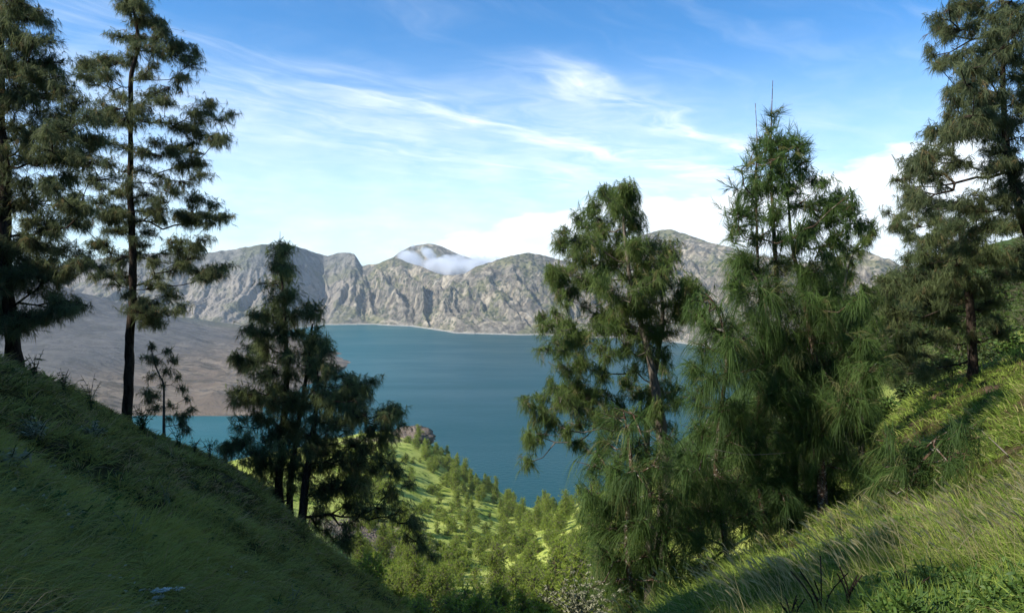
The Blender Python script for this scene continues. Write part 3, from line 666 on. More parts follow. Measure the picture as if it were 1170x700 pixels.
# --- dark rounded tree below it
Gg = Z1(2.917, 980, 220, [(125,115,5),(140,110,6),(180,150,8),(250,80,7),(280,130),(330,90),(400,70),(400,130),(460,90),(520,110),(220,180),(300,180),(370,190),(440,200),(500,220),(250,240),(180,270),(120,290,8),(300,270),(130,330,8),(200,340),(280,350),(350,280),(420,300),(480,270),(150,400,9),(230,410),(310,430,9),(200,470),(280,480),(430,370,9),(440,430,8),(220,540,9),(150,500,9),(60,330,6),(90,300,7),(80,420,8),(110,460,8),(340,240),(180,220,8),(230,300),(330,350,8),(260,290),(90,370,7),(540,180),(540,260)])
Gg += [(1010,360,8),(1000,380,9),(1015,400,10),(1035,415,10),(1060,425,9),(1005,420,9)]
tree('mountain_sheoak', 'dark broad tree with level layered limbs above the right grassy bank', 'tree',
     [pixtrunk([(1112,420,11),(1110,390,10),(1109,355,9),(1104,320,7),(1100,290,5),(1096,260,3)], 20.5)],
     pixclumps(Gg, 20.5, 1.8, 21, 'puff', 11, .9, 9), 21, bark_dark, nd_dark, rise=.2, dens=.8, fill=.7, swell=1.2)
# --- pale feathery young tree behind the tall one, against the mountain
L_ = feather+[(940,325,8),(958,322,7),(972,315,6),(960,345,10),(985,330,6),(980,355,9),(1000,345,7),(995,370,9),(975,380,10),(1005,395,9),(985,410,10),(1010,425,9),(995,445,10),(1000,470,9),(975,440,10)]
tree('mountain_sheoak', 'light green feathery young tree peeping out behind the tallest one', 'tree',
     [pixtrunk([(985,480,6),(982,420,5),(975,370,4),(965,330,3),(975,290,1.5),(992,268,.8)], 17.)],
     pixclumps(L_, 17., .7, 22, 'fine', 8, .6, 7), 22, bark_grey, nd_green, rise=.5, dens=.75, fill=.6, swell=1.15)
# unseen trees added out of view on the sunny side to shade the near slopes
def copy_tree(src, loc, rz, s, label):
    e = src.copy(); COL.objects.link(e); e.location = loc; e.rotation_euler.z = rz; e.scale = (s, s, s); e['label'] = label
    for ch in src.children:
        c = ch.copy(); COL.objects.link(c); c.parent = e
src = [o for o in COL.objects if o.name.startswith('mountain_sheoak') and o.type == 'EMPTY']
for x, y, k, rz, s, lab in [(-9.0, .9, 2, 1., .68, 'bushy unseen tree added for shade behind the left slope'), (-9.4, -2.2, 2, 2.5, .6, 'bushy unseen tree added for shade, farthest behind the viewer'), (-8.8, 3.0, 2, 4., .55, 'bushy unseen tree added for shade beyond the left edge of view'), (-8.6, -.5, 2, 5.2, .6, 'bushy unseen tree added for shade, between its two shorter neighbours')]:
    copy_tree(src[k], (x, y, float(ground_z(x, y))-.1), rz, s, lab)
# ------------------------------------------------------------------ trees of the sunlit spur and the far hillside
nd_spur = leafmat('spur_foliage', (.19, .27, .035), (.42, .50, .085), (.42, .40, .16), .55)
nd_hill = leafmat('hillside_foliage', (.045, .085, .018), (.12, .18, .04), (.11, .10, .04), .3)
def proto(name, H, W, shape, seed, mat, mb, lenk=1., dens=1.5, n=30, bare=.12, lean=0., rtr=.09):
    rg = np.random.default_rng(seed)
    tops = [(0, 0, -.6, rtr*1.2), (0, 0, .3, rtr), (lean*.4, 0, H*.4, rtr*.7), (lean, .1, H*.75, rtr*.4), (lean*1.1, 0, H, .02)]
    cl = []
    for i in range(n):
        h = (i+.5)/n; zc = H*(bare+(1-bare)*h)
        e = {'cone': (1-h**1.6)**.8*.85+.10, 'round': math.sin(math.pi*min(1, h*.88+.12))**.7, 'loose': .55+.45*math.sin(h*5)*(1-h)+(1-h)*.2}[shape]
        a = rg.uniform(0, 6.28); rr = W*e*rg.uniform(.25, 1.)
        cl.append((np.array([lean*h+math.cos(a)*rr, math.sin(a)*rr, zc+rg.normal(0, H*.06)]), W*rg.uniform(.3, .75)*(.55+.45*e), 'far'))
    (bv, bf, _), (nv, nf, nt) = grow([tops], cl, seed, rise=.4, twr=.012, rbr=.02, dens=dens, lenk=lenk)
    return (mesh('trunk', bv, bf, mb), mesh('crown', nv, nf, mat, nt), H)
PR = [proto('a', 8.5, 2.0, 'cone', 31, nd_spur, bark_grey), proto('b', 6.0, 2.1, 'round', 32, nd_spur, bark_grey, n=24), proto('c', 9.5, 1.9, 'loose', 33, nd_spur, bark_grey, n=30),
      proto('d', 7.0, 1.6, 'cone', 34, nd_spur, bark_grey, n=20, lean=.5), proto('e', 4.0, 1.5, 'round', 35, nd_spur, bark_grey, n=14, bare=.05), proto('f', 2.8, 2.0, 'round', 36, nd_spur, bark_grey, n=14, bare=.05)]
PN = [proto('a', 9.5, 2.3, 'cone', 41, nd_spur, bark_grey, .62, 2.6, 40, .06), proto('b', 8.0, 2.2, 'round', 42, nd_spur, bark_grey, .62, 2.4, 36), proto('c', 10.5, 2.0, 'loose', 43, nd_spur, bark_grey, .62, 2.2, 36, .2)]
PS = [proto('s', 13., 1.35, 'loose', 51, nd_hill, bark_pale, .6, 1.3, 30, .25, .4, .11), proto('s', 12., 1.2, 'loose', 52, nd_hill, bark_pale, .6, 1.2, 26, .3, -.4, .10)]
PH_ = [proto('h', 9.5, 2.6, 'round', 61, nd_hill, bark_grey, .75, 1.9, 36), proto('h', 11., 2.4, 'cone', 62, nd_hill, bark_grey, .75, 1.9, 38), proto('h', 7., 2.4, 'round', 63, nd_hill, bark_grey, .7, 1.8, 26, .05)]
def put_tree(pr, p, s, rz, name, label, cat, group):
    e = empty(name, p, label, cat, group); e.rotation_euler.z = rz; e.scale = (s, s, s*random.uniform(.88, 1.15))
    obj('trunk', pr[0], e); obj('crown', pr[1], e)
    return e
rr = random.Random(5); random.seed(6)
placed = []
def free(p, m):
    for q_ in placed:
        if (q_[0]-p[0])**2+(q_[1]-p[1])**2 < m*m: return False
    placed.append(p); return True
def edge_y(px): return np.interp(px, [250, 400, 470, 490, 520, 560, 600, 650, 700], [530, 493, 490, 503, 524, 556, 584, 579, 562])
cnt = 0
for k in range(9000):                                    # along the lake-side rim of the spur
    if cnt >= 74: break
    px = rr.uniform(474, 700); py = edge_y(px)+rr.uniform(1, 26)
    p = hit(px, py, 60, 700)
    if p is None or not free(p, 4.2): continue
    put_tree(PR[rr.choice([0, 1, 3, 1, 2])], p, rr.uniform(.75, 1.3), rr.uniform(0, 6.28), 'spur_tree', 'small green tree in the row along the lake-side rim of the sunlit spur', 'tree', 'trees along the rim of the spur'); cnt += 1
cnt = 0
for k in range(9000):                                    # on the face of the spur
    if cnt >= 88: break
    px = rr.uniform(395, 690); py = rr.uniform(500, 648)
    if py < edge_y(px)+16: continue
    strip = abs(px-np.interp(py, [490, 560, 640], [462, 488, 500])) < 22      # the open grassy strip
    if strip and rr.random() < .82: continue
    if px < 462 and 585 < py < 640 and rr.random() < .9: continue             # the scree patch
    p = hit(px, py, 50, 700)
    if p is None or not free(p, 5.0): continue
    s = rr.uniform(.5, 1.0)
    near_ = p[1] < 190
    put_tree((PN if near_ else PR)[rr.choice([1, 1, 2, 0]) if near_ else rr.choice([1, 2, 4, 4, 1, 3])], p, s*1.35, rr.uniform(0, 6.28), 'spur_tree', 'yellow-green tree scattered on the grassy face of the sunlit spur', 'tree', 'trees scattered on the sunlit spur'); cnt += 1
cnt = 0
for k in range(9000):                                    # low shrubs between the trees
    if cnt >= 210: break
    px = rr.uniform(395, 700); py = rr.uniform(495, 690)
    if py < edge_y(px)+5: continue
    p = hit(px, py, 50, 700)
    if p is None or not free(p, 2.6): continue
    put_tree(PR[rr.choice([4, 4, 5])], p, rr.uniform(.6, 1.5), rr.uniform(0, 6.28), 'spur_shrub', 'low rounded shrub dotted over the grass of the sunlit spur', 'shrub', 'shrubs dotted over the spur'); cnt += 1
cnt = 0
for k in range(9000):                                    # foot of the slope nearest the camera
    if cnt >= 56: break
    px = rr.uniform(400, 720); py = rr.uniform(650, 790)
    p = hit(px, py, 40, 160)
    if p is None or not free(p, 4.0): continue
    put_tree(PN[rr.randrange(3)], p, rr.uniform(.85, 1.25), rr.uniform(0, 6.28), 'valley_tree', 'bushy bright green tree in the valley thicket below the spur', 'tree', 'trees of the valley thicket'); cnt += 1
cnt = 0
for k in range(9000):                                    # wooded hillside on the right
    if cnt >= 70: break
    px = rr.uniform(690, 1230); py = rr.uniform(300, 640)
    p = hit(px, py, 45, 420)
    if p is None or not free(p, 4.5): continue
    put_tree(PH_[rr.randrange(3)], p, rr.uniform(.6, 1.05), rr.uniform(0, 6.28), 'hillside_tree', 'dull green tree of the wooded hillside behind the drooping trees', 'tree', 'trees of the wooded hillside'); cnt += 1
for i, (px, d, s) in enumerate([(632, 62, .80), (643, 66, .95), (655, 58, .75), (622, 74, .8), (668, 70, .9)]):
    p = base_at(px, d)
    put_tree(PS[i % 2], p, s, rr.uniform(0, 6.28), 'slender_tree', 'slender sparse tree with pale trunk standing above the valley thicket', 'tree', 'slender pale-trunked trees')

# rocks: outcrop at the tip of the spur and the scree patch
m_rock, t, out = material('outcrop_rock'); p = t.pos(); a = t.noise(p, .6, 8., .7); b_ = t.voro(p, .9)[0]
surf(t, out, t.mix(t.ss(a, .35, .65), (.10, .075, .055), (.26, .21, .17)), 1., t.bump(t.add(a, b_), 1., .5), .05)
def rock(name, px, py, rx, ry, rz, label, seed):
    p = hit(px, py, 80, 700)
    th = np.linspace(0, 2*math.pi, 65)[:-1]; ph = np.linspace(.02, math.pi-.02, 40)
    T_, P_ = np.meshgrid(th, ph, indexing='ij')
    x, y, z = np.sin(P_)*np.cos(T_), np.sin(P_)*np.sin(T_), np.cos(P_)
    n = 1+.38*fbm(x*2.3, y*2.3, z*2.3+seed, o=5, s=seed, ridged=True, g=.6)
    V = np.stack([x*n*rx, y*n*ry, z*n*rz], -1).reshape(-1, 3)
    o = obj(name, mesh(name, V, grid_faces(64, 40, True), m_rock), loc=p); return tag(o, label, 'rock')
rock('rock_outcrop', 471, 500, 12, 14, 5.5, 'brown rocky outcrop capping the tip of the sunlit spur', 3)
m_scree, t, out = material('scree_stone'); p = t.pos()
surf(t, out, t.mix(t.voro(p, 1.4)[0], (.16, .125, .10), (.30, .25, .21)), 1., None, .05)
# loose stones of the scree patch
rg = np.random.default_rng(3); N = 9000
V0 = norm(np.array([[1, 1, 1], [-1, -1, 1], [-1, 1, -1], [1, -1, -1.]])); 
c0 = hit(428, 612, 60, 400)
xy = c0[:2]+rg.normal(size=(N, 2))*[7.5, 13.]; zc = ground_z(xy[:, 0], xy[:, 1])
sz = rg.uniform(.12, .5, N)**1.3; rot = rg.normal(size=(N, 4, 3))*.35
Vs = (V0[None]+rot)*sz[:, None, None]+np.stack([xy[:, 0], xy[:, 1], zc], -1)[:, None]
fs = np.array([[0, 1, 2], [0, 3, 1], [0, 2, 3], [1, 3, 2]])[None]+(np.arange(N)*4)[:, None, None]
tag(obj('gravel', mesh('gravel', Vs.reshape(-1, 3), fs.reshape(-1, 3), m_scree)), 'grey-brown stony scree patch on the spur', 'scree', kind='stuff')

# cloud wisps lying in the saddle and behind the right ridge
m_mist = bpy.data.materials.new('mist'); m_mist.use_nodes = True; t = NT(m_mist.node_tree); out = t.node('ShaderNodeOutputMaterial')
tcn = t.node('ShaderNodeTexCoord'); o_c = tcn.outputs['Object']; p = t.pos()
ln = t.node('ShaderNodeVectorMath', operation='LENGTH'); t.put(ln.inputs[0], o_c)
nn = t.noise(p, .009, 6., .62, .8)
den = t.mul(t.ss(t.add(t.sub(1., ln.outputs['Value']), t.mul(t.sub(nn, .5), 3.6)), .15, .9), .03)
pv = t.node('ShaderNodeVolumePrincipled'); t.put(pv.inputs['Density'], den); pv.inputs['Color'].default_value = (.97, .98, 1, 1); pv.inputs['Anisotropy'].default_value = .2
t.t.links.new(pv.outputs[0], out.inputs[1])
def sphere_mesh(name, mat):
    th = np.linspace(0, 2*math.pi, 33)[:-1]; ph = np.linspace(.001, math.pi-.001, 17); T_, P_ = np.meshgrid(th, ph, indexing='ij')
    return mesh(name, np.stack([np.sin(P_)*np.cos(T_), np.sin(P_)*np.sin(T_), np.cos(P_)], -1).reshape(-1, 3), grid_faces(32, 17, True)[:, ::-1], mat)
mm = sphere_mesh('mist', m_mist)
for px, py, d, s, ry in [(470, 298, 3900, (150, 110, 60), .5), (500, 306, 3800, (190, 120, 60), .2), (530, 304, 3750, (210, 130, 75), 0), (556, 300, 3950, (170, 110, 70), -.1), (590, 298, 4050, (170, 100, 42), 0), (487, 289, 4000, (100, 80, 40), .5)]:
    o = obj('mist', mm, loc=P(px, py, d)); o.scale = s; o.rotation_euler.y = ry; tag(o, 'white cloud wisps drifting through the saddle before the distant peak', 'cloud', 'cloud wisps in the saddle', kind='stuff')
# ------------------------------------------------------------------ grass on both near slopes
g_left = leafmat('left_slope_grass', (.095, .080, .026), (.42, .41, .10), (.52, .37, .19), .35, .7, .15)
g_right = leafmat('right_slope_grass', (.12, .185, .028), (.31, .40, .075), (.46, .42, .17), .4, .7, .15)
g_straw = leafmat('straw_seed_heads', (.50, .43, .20), (.68, .60, .34), (.36, .26, .14), .5, .8, .1)
def grass(name, label, ph0, ph1, N, L0, mat, seed, wind, rmin=1.0, rmax=45, wk=.00105, nseg=2):
    rg = np.random.default_rng(seed)
    ph = rg.uniform(R(ph0), R(ph1), N); r = np.exp(rg.uniform(math.log(rmin), math.log(rmax), N))
    x, y = r*np.sin(ph), r*np.cos(ph)
    n1 = fbm(x*1.1, y*1.1, o=3, s=seed+1); n2 = fbm(x*4.5, y*4.5, o=2, s=seed+2); n3 = fbm(x*.35, y*.35, o=3, s=seed+4)
    bare = fbm(x*.75, y*.75, o=4, s=seed+11)
    keep = (rg.random(N) < np.clip(.75+n2*1.2+n1*.6, .12, 1)) & ((bare < (.20 if seed < 200 else .6)) | (rg.random(N) < .15))
    x, y, r, n1, n2, n3 = [v[keep] for v in (x, y, r, n1, n2, n3)]; N = len(x)
    z = ground_z(x, y)-.01; nr = gnormal(x, y)
    a = fbm(x*.6, y*.6, o=2, s=seed+7)*2.2
    w = np.array(wind)[None]*np.ones((N, 1)); w = np.stack([w[:, 0]*np.cos(a)-w[:, 1]*np.sin(a), w[:, 0]*np.sin(a)+w[:, 1]*np.cos(a), w[:, 2]], -1)
    d = norm(nr*.55+np.array([0, 0, .45])+w*.9+rg.normal(size=(N, 3))*.33)
    L = L0*rg.uniform(.45, 1.3, N)*np.clip(1+n2*.9+n1*.5, .35, 1.9)*np.clip(r/5., .30, 1)
    tn = np.clip(.40+n3*1.3+n1*1.1+n2*.8+rg.normal(0, .15, N), 0, .85); tn = np.where(rg.random(N) < np.clip(.10+n3*-.35, .03, .5), .95, tn)
    V, Fc, T = blades(np.stack([x, y, z], -1), d, L, np.clip(wk*r, .0036, .04), rg.uniform(.15, .75, N), tn, nseg=nseg, rg=rg, taper=(1., .8, .15))
    o = obj(name, mesh(name, V, Fc, mat, T)); tag(o, label, 'grass', kind='stuff')
grass('grass', 'short olive grass covering the shaded left slope', -66, 8, 400000, .24, g_left, 101, (.45, -.2, .15))
grass('grass', 'green meadow grass covering the right bank', 8, 78, 500000, .23, g_right, 201, (-.45, -.1, .3))
def tussocks(name, label, ph0, ph1, NT_, K, L0, mat, seed, wind):
    rg = np.random.default_rng(seed); ph = rg.uniform(R(ph0), R(ph1), NT_); r = np.exp(rg.uniform(math.log(1.6), math.log(26), NT_))
    cx, cy = r*np.sin(ph), r*np.cos(ph); sz = rg.uniform(.5, 1.3, NT_)
    a = rg.uniform(0, 6.28, (NT_, K)); q_ = rg.random((NT_, K))**.6
    x = cx[:, None]+np.cos(a)*q_*.10*sz[:, None]; y = cy[:, None]+np.sin(a)*q_*.10*sz[:, None]
    d = norm(np.stack([np.cos(a)*q_*.9+wind[0], np.sin(a)*q_*.9+wind[1], np.full_like(a, .75)], -1)+rg.normal(size=(NT_, K, 3))*.15)
    tn = np.clip(rg.uniform(.3, .95, (NT_, 1))+rg.normal(0, .12, (NT_, K)), 0, 1)
    b = np.stack([x, y, ground_z(x, y)-.01], -1).reshape(-1, 3)
    V, Fc, T = blades(b, d.reshape(-1, 3), (L0*sz[:, None]*rg.uniform(.5, 1.1, (NT_, K))).ravel(), np.repeat(np.clip(r*.0011, .003, .02), K), .55, tn.ravel(), nseg=3, rg=rg, taper=(1., .9, .6, .1))
    tag(obj(name, mesh(name, V, Fc, mat, T)), label, 'grass', kind='stuff')
tussocks('grass_tussocks', 'longer tufts of grass standing out of the shaded left slope', -46, -8, 5200, 40, .36, g_left, 601, (.2, -.1))
tussocks('grass_tussocks', 'longer tufts of grass standing out of the right bank', 10, 48, 2200, 40, .28, g_right, 602, (-.2, 0))
def weeds(name, label, ph0, ph1, NP_, K, mat, seed, r0=1.6, r1=16, L=.06, W_=.02, H=.12):
    rg = np.random.default_rng(seed); ph = rg.uniform(R(ph0), R(ph1), NP_); r = np.exp(rg.uniform(math.log(r0), math.log(r1), NP_))
    cx, cy = r*np.sin(ph), r*np.cos(ph); k = fbm(cx*.9, cy*.9, o=3, s=seed) > .0; cx, cy, r = cx[k], cy[k], r[k]; n = len(cx)
    x = cx[:, None]+rg.normal(size=(n, K))*.05; y = cy[:, None]+rg.normal(size=(n, K))*.05; z = ground_z(x, y)+rg.uniform(.01, H, (n, K))
    d = norm(rg.normal(size=(n, K, 3))*[1, 1, .35]+[0, 0, .35]); sc = (rg.uniform(.6, 1.4, (n, 1))*np.ones((1, K))).ravel()
    tn = np.clip(rg.uniform(.1, .85, (n, 1))+rg.normal(0, .1, (n, K)), 0, .9).ravel()
    V, Fc, T = leaves(np.stack([x, y, z], -1).reshape(-1, 3), d.reshape(-1, 3), L*sc, W_*sc, tn, rg)
    tag(obj(name, mesh(name, V, Fc, mat, T)), label, 'ground cover', kind='stuff')
PLUMES_HERE = 1
rg = np.random.default_rng(9); N = 1200
ph = np.arctan((rg.uniform(700, 1230, N)-585)/F); r = np.exp(rg.uniform(math.log(4.2), math.log(9.5), N)); x, y = r*np.sin(ph), r*np.cos(ph)
keep = (fbm(x*.8, y*.8, o=3, s=4) > .02) | (rg.random(N) < .06); x, y, r = x[keep], y[keep], r[keep]; N = len(x)
b0 = np.stack([x, y, ground_z(x, y)], -1); d = norm(np.array([-.42, -.05, .9])+rg.normal(size=(N, 3))*.13)
L = rg.uniform(.38, .62, N)*.85
st = blades(b0, d, L, .0035, .10, np.full(N, .2), nseg=2, taper=(1, 1, 1))
e = b0+d*L[:, None]*.93; e[:, 2] -= .09*L
hd = norm(d+np.array([-.22, 0, -.18])); K = 4
hb = np.repeat(e, K, 0); h2 = norm(np.repeat(hd, K, 0)+rg.normal(size=(N*K, 3))*.05)
hdv = blades(hb, h2, np.repeat(rg.uniform(.08, .14, N), K), .0056, .2, np.repeat(rg.uniform(.1, .95, N), K), nseg=2, taper=(.5, 1, .2))
V, Fc, T = join([st, hdv]); tag(obj('grass_seed_heads', mesh('grass_seed_heads', V, Fc, g_straw, T)), 'pale straw-coloured grass plumes leaning over the right bank', 'grass', kind='stuff')

# ------------------------------------------------------------------ herbs, weeds, shrubs
lf_green = leafmat('herb_leaf', (.055, .11, .020), (.13, .21, .04), None, .35, .5, .3)
lf_dull = leafmat('shrub_leaf', (.035, .060, .018), (.085, .13, .035), (.12, .11, .05), .3, .6, .2)
lf_pale = leafmat('pale_leaf', (.20, .20, .12), (.42, .41, .27), (.55, .52, .4), .3, .8, .1)
m_white = leafmat('white_petal', (.72, .72, .66), (.82, .82, .78), None, .3, .8, .1)
m_dry = leafmat('dry_stalk', (.035, .024, .018), (.085, .06, .045), (.10, .05, .045), .1, .9, .1)
m_twig, t, out = material('weathered_twig'); surf(t, out, t.mix(t.noise(t.pos(), 30., 4.), (.12, .09, .07), (.34, .29, .24)), .95, None, .1)
def leaves(c, d, L, W_, tint, rg, fold=.2):
    """broad pointed leaves, 3 cross-sections"""
    return blades(c, d, L, W_, .35, tint, nseg=4, taper=(.15, .9, 1., .65, .05), rg=rg)
weeds('ground_cover', 'low broad-leaved weeds among the grass of the shaded left slope', -46, -6, 5200, 12, lf_dull, 701)
weeds('ground_cover', 'fresh broad-leaved weeds among the grass of the right bank', 14, 48, 2600, 12, lf_green, 702, L=.045, W_=.016)
weeds('ground_cover', 'tiny pale flower heads and seed tips dotted over the left slope', -46, -8, 900, 5, lf_pale, 703, 2., 18, .022, .014, .28)
def herb(name, label, cat, p, H, n_stem, n_leaf, Ll, Lw, mat, seed, spread=.5, group=None, flower=None, fl=(14, .012), smat=None, tuft=False, rk=1.):
    rg = np.random.default_rng(seed); e = empty(name, p, label, cat, group)
    stv, lv, fv = [], [], []
    for i in range(n_stem):
        a = rg.uniform(0, 6.28); s = rg.uniform(.2, 1)*spread; h = H*rg.uniform(.65, 1.05)
        tip = np.array([math.cos(a)*s*H, math.sin(a)*s*H, h]); mid_ = tip*.5+np.array([-math.cos(a), -math.sin(a), .6])*.08*H
        q_ = smooth_poly([(0, 0, -.05, rk*(.005*H+.0008)), (*mid_, rk*(.0035*H+.0006)), (*tip, rk*.0009)], H/7)
        stv.append(tube(q_[:, :3], q_[:, 3], 4))
        k = rg.uniform(.15 if not tuft else .55, 1, n_leaf); idx = np.clip((k*(len(q_)-1)).astype(int), 0, len(q_)-1); b = q_[idx, :3]
        dd = norm(rg.normal(size=(n_leaf, 3))*[1, 1, .4]+[0, 0, .35])
        lv.append(leaves(b, dd, Ll*rg.uniform(.6, 1.2, n_leaf), Lw*rg.uniform(.7, 1.2, n_leaf), np.clip(rg.normal(.45, .2, n_leaf), 0, .9), rg))
        if flower is not None:
            nfl, rf = fl; c = q_[-1, :3]+rg.normal(size=(nfl, 3))*[.022, .022, .007]*(H/.35)
            for cc in range(5):
                an = cc*1.2566+rg.uniform(0, .3, nfl); d_ = norm(np.stack([np.cos(an), np.sin(an), np.full(nfl, .25)], -1))
                fv.append(blades(c, d_, rf, rf*.9, .1, rg.uniform(0, .8, nfl), nseg=2, taper=(.5, 1., .6), rg=rg))
    V, Fc, T = join(stv); obj('stem', mesh('stem', V, Fc, smat or mat, T+.3), e)
    V, Fc, T = join(lv); obj('foliage', mesh('foliage', V, Fc, mat, T), e)
    if fv: V, Fc, T = join(fv); obj('flower_head', mesh('flower_head', V, Fc, flower, T), e)
    return e
def gp(px, py, r0=1.2, r1=60):
    p = hit(px, py, r0, r1)
    return p if p is not None else base_at(px, 8)
for i, (px, py, H, lab) in enumerate([(178, 712, .17, 'clump of white flower heads at the bottom photo edge, tallest and fullest'),
        (206, 706, .22, 'single tall white flower stem right of the flower clump at the bottom edge'),
        (150, 712, .10, 'low white flower head left of the flower clump at the bottom edge'),
        (222, 716, .09, 'tiny white flower just right of the tall flower stem')]):
    herb('flowering_weed', lab, 'flower', gp(px, py), H, 6 if i == 0 else 1 if i in (1, 3) else 3, 9, .05, .007, lf_dull, 300+i, .35, flower=m_white, fl=(18, .012))
for i, (px, py, H, lab) in enumerate([(44, 512, .42, 'pale silvery shrub high on the left slope near the photo edge'), (106, 508, .34, 'pale silvery shrub just below the ridge left of the slender tall tree'),
        (8, 556, .28, 'small pale shrub at the left photo edge halfway down the slope')]):
    herb('silvery_shrub', lab, 'shrub', gp(px, py), H, 16, 26, .06, .018, lf_pale, 320+i, .75, smat=lf_dull, tuft=True)
herb('silvery_shrub', 'broad whitish green shrub at the bottom edge where the valley meets the bank', 'shrub', P(662, 722, 9.), .7, 60, 40, .045, .017, lf_pale, 330, .95, smat=lf_dull, tuft=True)
for i, (px, py, H) in enumerate([(318, 712, .26), (335, 705, .30), (352, 712, .26), (300, 720, .2), (368, 720, .22)]):
    herb('leafy_weed', 'narrow-leaved pale green weed on the dark slope at the bottom edge', 'weed', gp(px, py), H, 6, 26, .055, .010, lf_pale if i % 2 else lf_green, 340+i, .4, 'pale weeds at the slope bottom')
for i, (px, py, H) in enumerate([(100, 592, .2), (78, 598, .18), (120, 600, .2), (60, 585, .18), (90, 610, .2), (140, 606, .15)]):
    herb('leafy_weed', 'fresh green leafy weed in the patch midway down the left slope', 'weed', gp(px, py), H, 6, 16, .07, .022, lf_green, 350+i, .8, 'weeds midway down the left slope')
for i, (px, py, H) in enumerate([(188, 575, .35), (195, 583, .3), (150, 628, .3), (160, 618, .25), (118, 586, .2), (130, 588, .2)]):
    herb('dry_stalk_weed', 'bent dry stalk with pale seed tips on the dark left slope', 'weed', gp(px, py), H, 3, 5, .03, .008, lf_pale, 360+i, .5, 'pale dry stalks on the left slope', smat=lf_pale)
# silhouetted weeds along the ridge line
for i, (px, py, H, lab) in enumerate([(40, 438, .55, 'wispy dark weed beside the foot of the far-left trunk'), (73, 452, .55, 'wispy dark weed on the ridge between the two tall trunks, nearer the thick one'),
        (104, 468, .75, 'wispy dark weed on the ridge midway between the two tall trunks'), (163, 497, .85, 'dark bush hugging the foot of the slender tall trunk'),
        (205, 515, .9, 'leafy dark weed standing against the lake beside the thin sapling'), (222, 518, .5, 'low dark weed right of the thin sapling before the lake'), (240, 524, .6, 'dark weed on the ridge before the lake, nearest the cone shaped tree'), (258, 530, .4, 'small dark weed tucked under the cone shaped tree')]):
    herb('ridge_weed', lab, 'weed', gp(px, py+3, 5, 40), H, 9 if i != 3 else 26, 12 if i != 3 else 26, .10, .018, lf_dull, 380+i, .45, smat=m_dry)
# dried weed in front of the bank
for i, (px, py, H, lab) in enumerate([(938, 716, .50, 'dark dried weed with knobbly seed clusters, tallest, below the scarred trunk'), (968, 712, .42, 'dark dried weed with seed clusters just right of the tallest dried weed'),
        (905, 720, .30, 'short dark dried weed left of the tallest dried weed'), (1035, 700, .42, 'thin reddish dried weed among the green herbs of the bank')]):
    herb('dried_weed', lab, 'weed', gp(px, py, 2.6), H*.7, 6, 9, .013, .012, m_dry, 400+i, .5, rk=.33, tuft=True)
# green herbs of the bank
rh = random.Random(4)
for i in range(80):
    px = rh.uniform(1000, 1190); py = rh.uniform(585, 745)
    if py < 700-(px-1010)*.5: continue
    herb('leafy_herb', 'fresh green leafy herb in the lush patch at the lower right corner', 'herb', gp(px, py), rh.uniform(.12, .25), 8, 20, .034, .013, lf_green, 420+i, .7, 'leafy herbs of the lower right corner')
herb('leafy_herb', 'bright green spiky herb behind the plumes below the small leaning tree', 'herb', gp(1036, 596), .32, 7, 18, .13, .016, lf_green, 480, .5)
for i in range(4):
    px, py = [(1085, 636), (1060, 664), (1096, 700), (1128, 648)][i]
herb('flowering_weed', 'small yellow flower among the herbs of the right bank', 'flower', gp(1064, 672), .2, 1, 6, .05, .018, lf_green, 490, .2, flower=leafmat('yellow_petal', (.5, .42, .08), (.62, .55, .12)), fl=(5, .008))
herb('flowering_weed', 'small red flower low among the herbs of the lower right corner', 'flower', gp(1097, 706), .13, 1, 6, .05, .018, lf_green, 491, .2, flower=leafmat('red_petal', (.25, .02, .02), (.4, .03, .03)), fl=(5, .010))
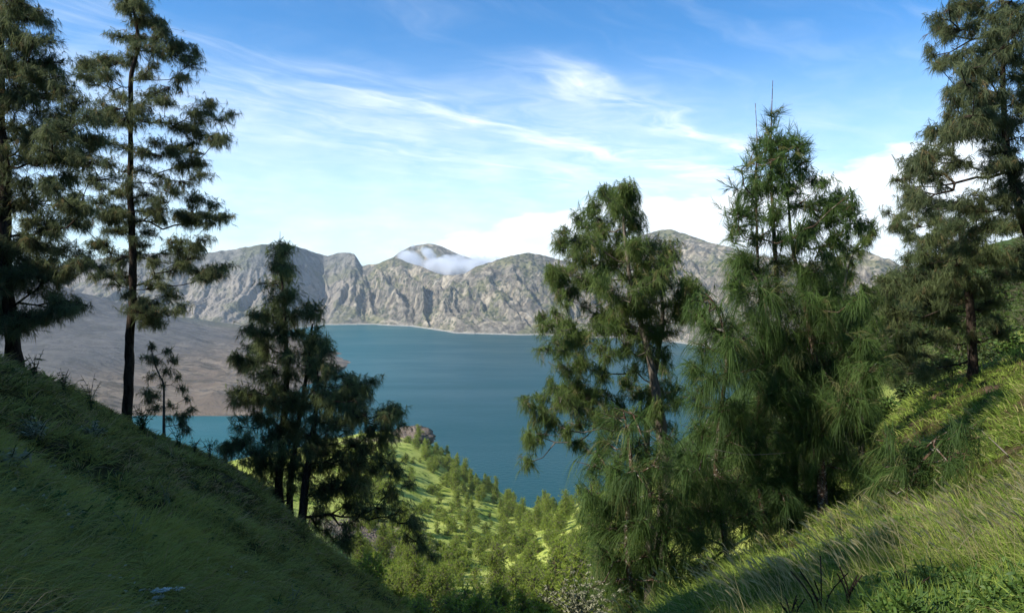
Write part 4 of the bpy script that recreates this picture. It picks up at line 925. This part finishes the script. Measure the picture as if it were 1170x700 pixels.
# shrubs on top of the right bank
for i, (px, py, d, H) in enumerate([(1018, 470, 24, 1.1), (1040, 458, 25, 1.3), (1062, 452, 25, 1.4), (1085, 440, 25.5, 1.5), (1108, 432, 26, 1.6), (1130, 424, 26, 1.5), (1155, 415, 25, 1.7), (1000, 490, 22, .9), (1050, 440, 30, 2.2), (1095, 420, 31, 2.4), (1140, 400, 30, 2.6), (1020, 450, 30, 2.)]):
    herb('leafy_shrub', 'leafy shrub in the thicket along the top of the right bank', 'shrub', base_at(px, d), H, 30, 40, .17, .07, lf_dull if i % 3 else lf_green, 500+i, .7, 'shrubs along the top of the right bank', smat=m_dry)
# sticks and branches
def stick(name, label, pts, mat=m_twig, forks=()):
    o = []
    q_ = smooth_poly([(*P(a, b, d), w) for a, b, d, w in pts], .05); f0 = q_[0, :3].copy(); o.append(tube(q_[:, :3]-f0, q_[:, 3], 6, .1))
    for fk in forks:
        q2 = smooth_poly([(*P(a, b, d), w) for a, b, d, w in fk], .05); o.append(tube(q2[:, :3]-f0, q2[:, 3], 5))
    V, Fc, T = join(o); ob = obj(name, mesh(name, V, Fc, mat), loc=f0); tag(ob, label, 'branch')
stick('bare_branch', 'long bare branch arching away from the scarred trunk over the gap', [(941, 606, 12.4, .022), (965, 588, 12.2, .02), (985, 565, 12., .016), (1003, 550, 11.8, .012), (1025, 549, 11.6, .009), (1042, 551, 11.4, .005)], forks=[[(985, 565, 12., .008), (1000, 552, 12.2, .006), (1014, 544, 12.4, .003)]])
stick('bare_branch', 'pale curved twig hanging low left of the scarred trunk', [(828, 652, 10.6, .006), (850, 648, 10.7, .008), (872, 636, 10.8, .009), (890, 632, 11., .010), (908, 632, 11.3, .012)])
stick('bare_branch', 'thin pale twig stretched level below the mop-like tufts', [(815, 513, 11.2, .006), (850, 519, 11.4, .006), (885, 518, 11.8, .006), (906, 516, 12.6, .007)])
g1 = gp(1150, 519); g2 = gp(1122, 493)
stick('fallen_stick', 'pale fallen stick lying on the grassy right bank', [(1122, 492, g2[1]*.98, .006), (1136, 505, (g1[1]+g2[1])/2*.97, .010), (1152, 520, g1[1]*.98, .012)])
stick('bare_branch', 'pale dry twig with a crook standing among the plumes of the bank', [(1090, 640, 5.2, .005), (1098, 622, 5.2, .004), (1112, 608, 5.2, .004), (1116, 602, 5.2, .002)])
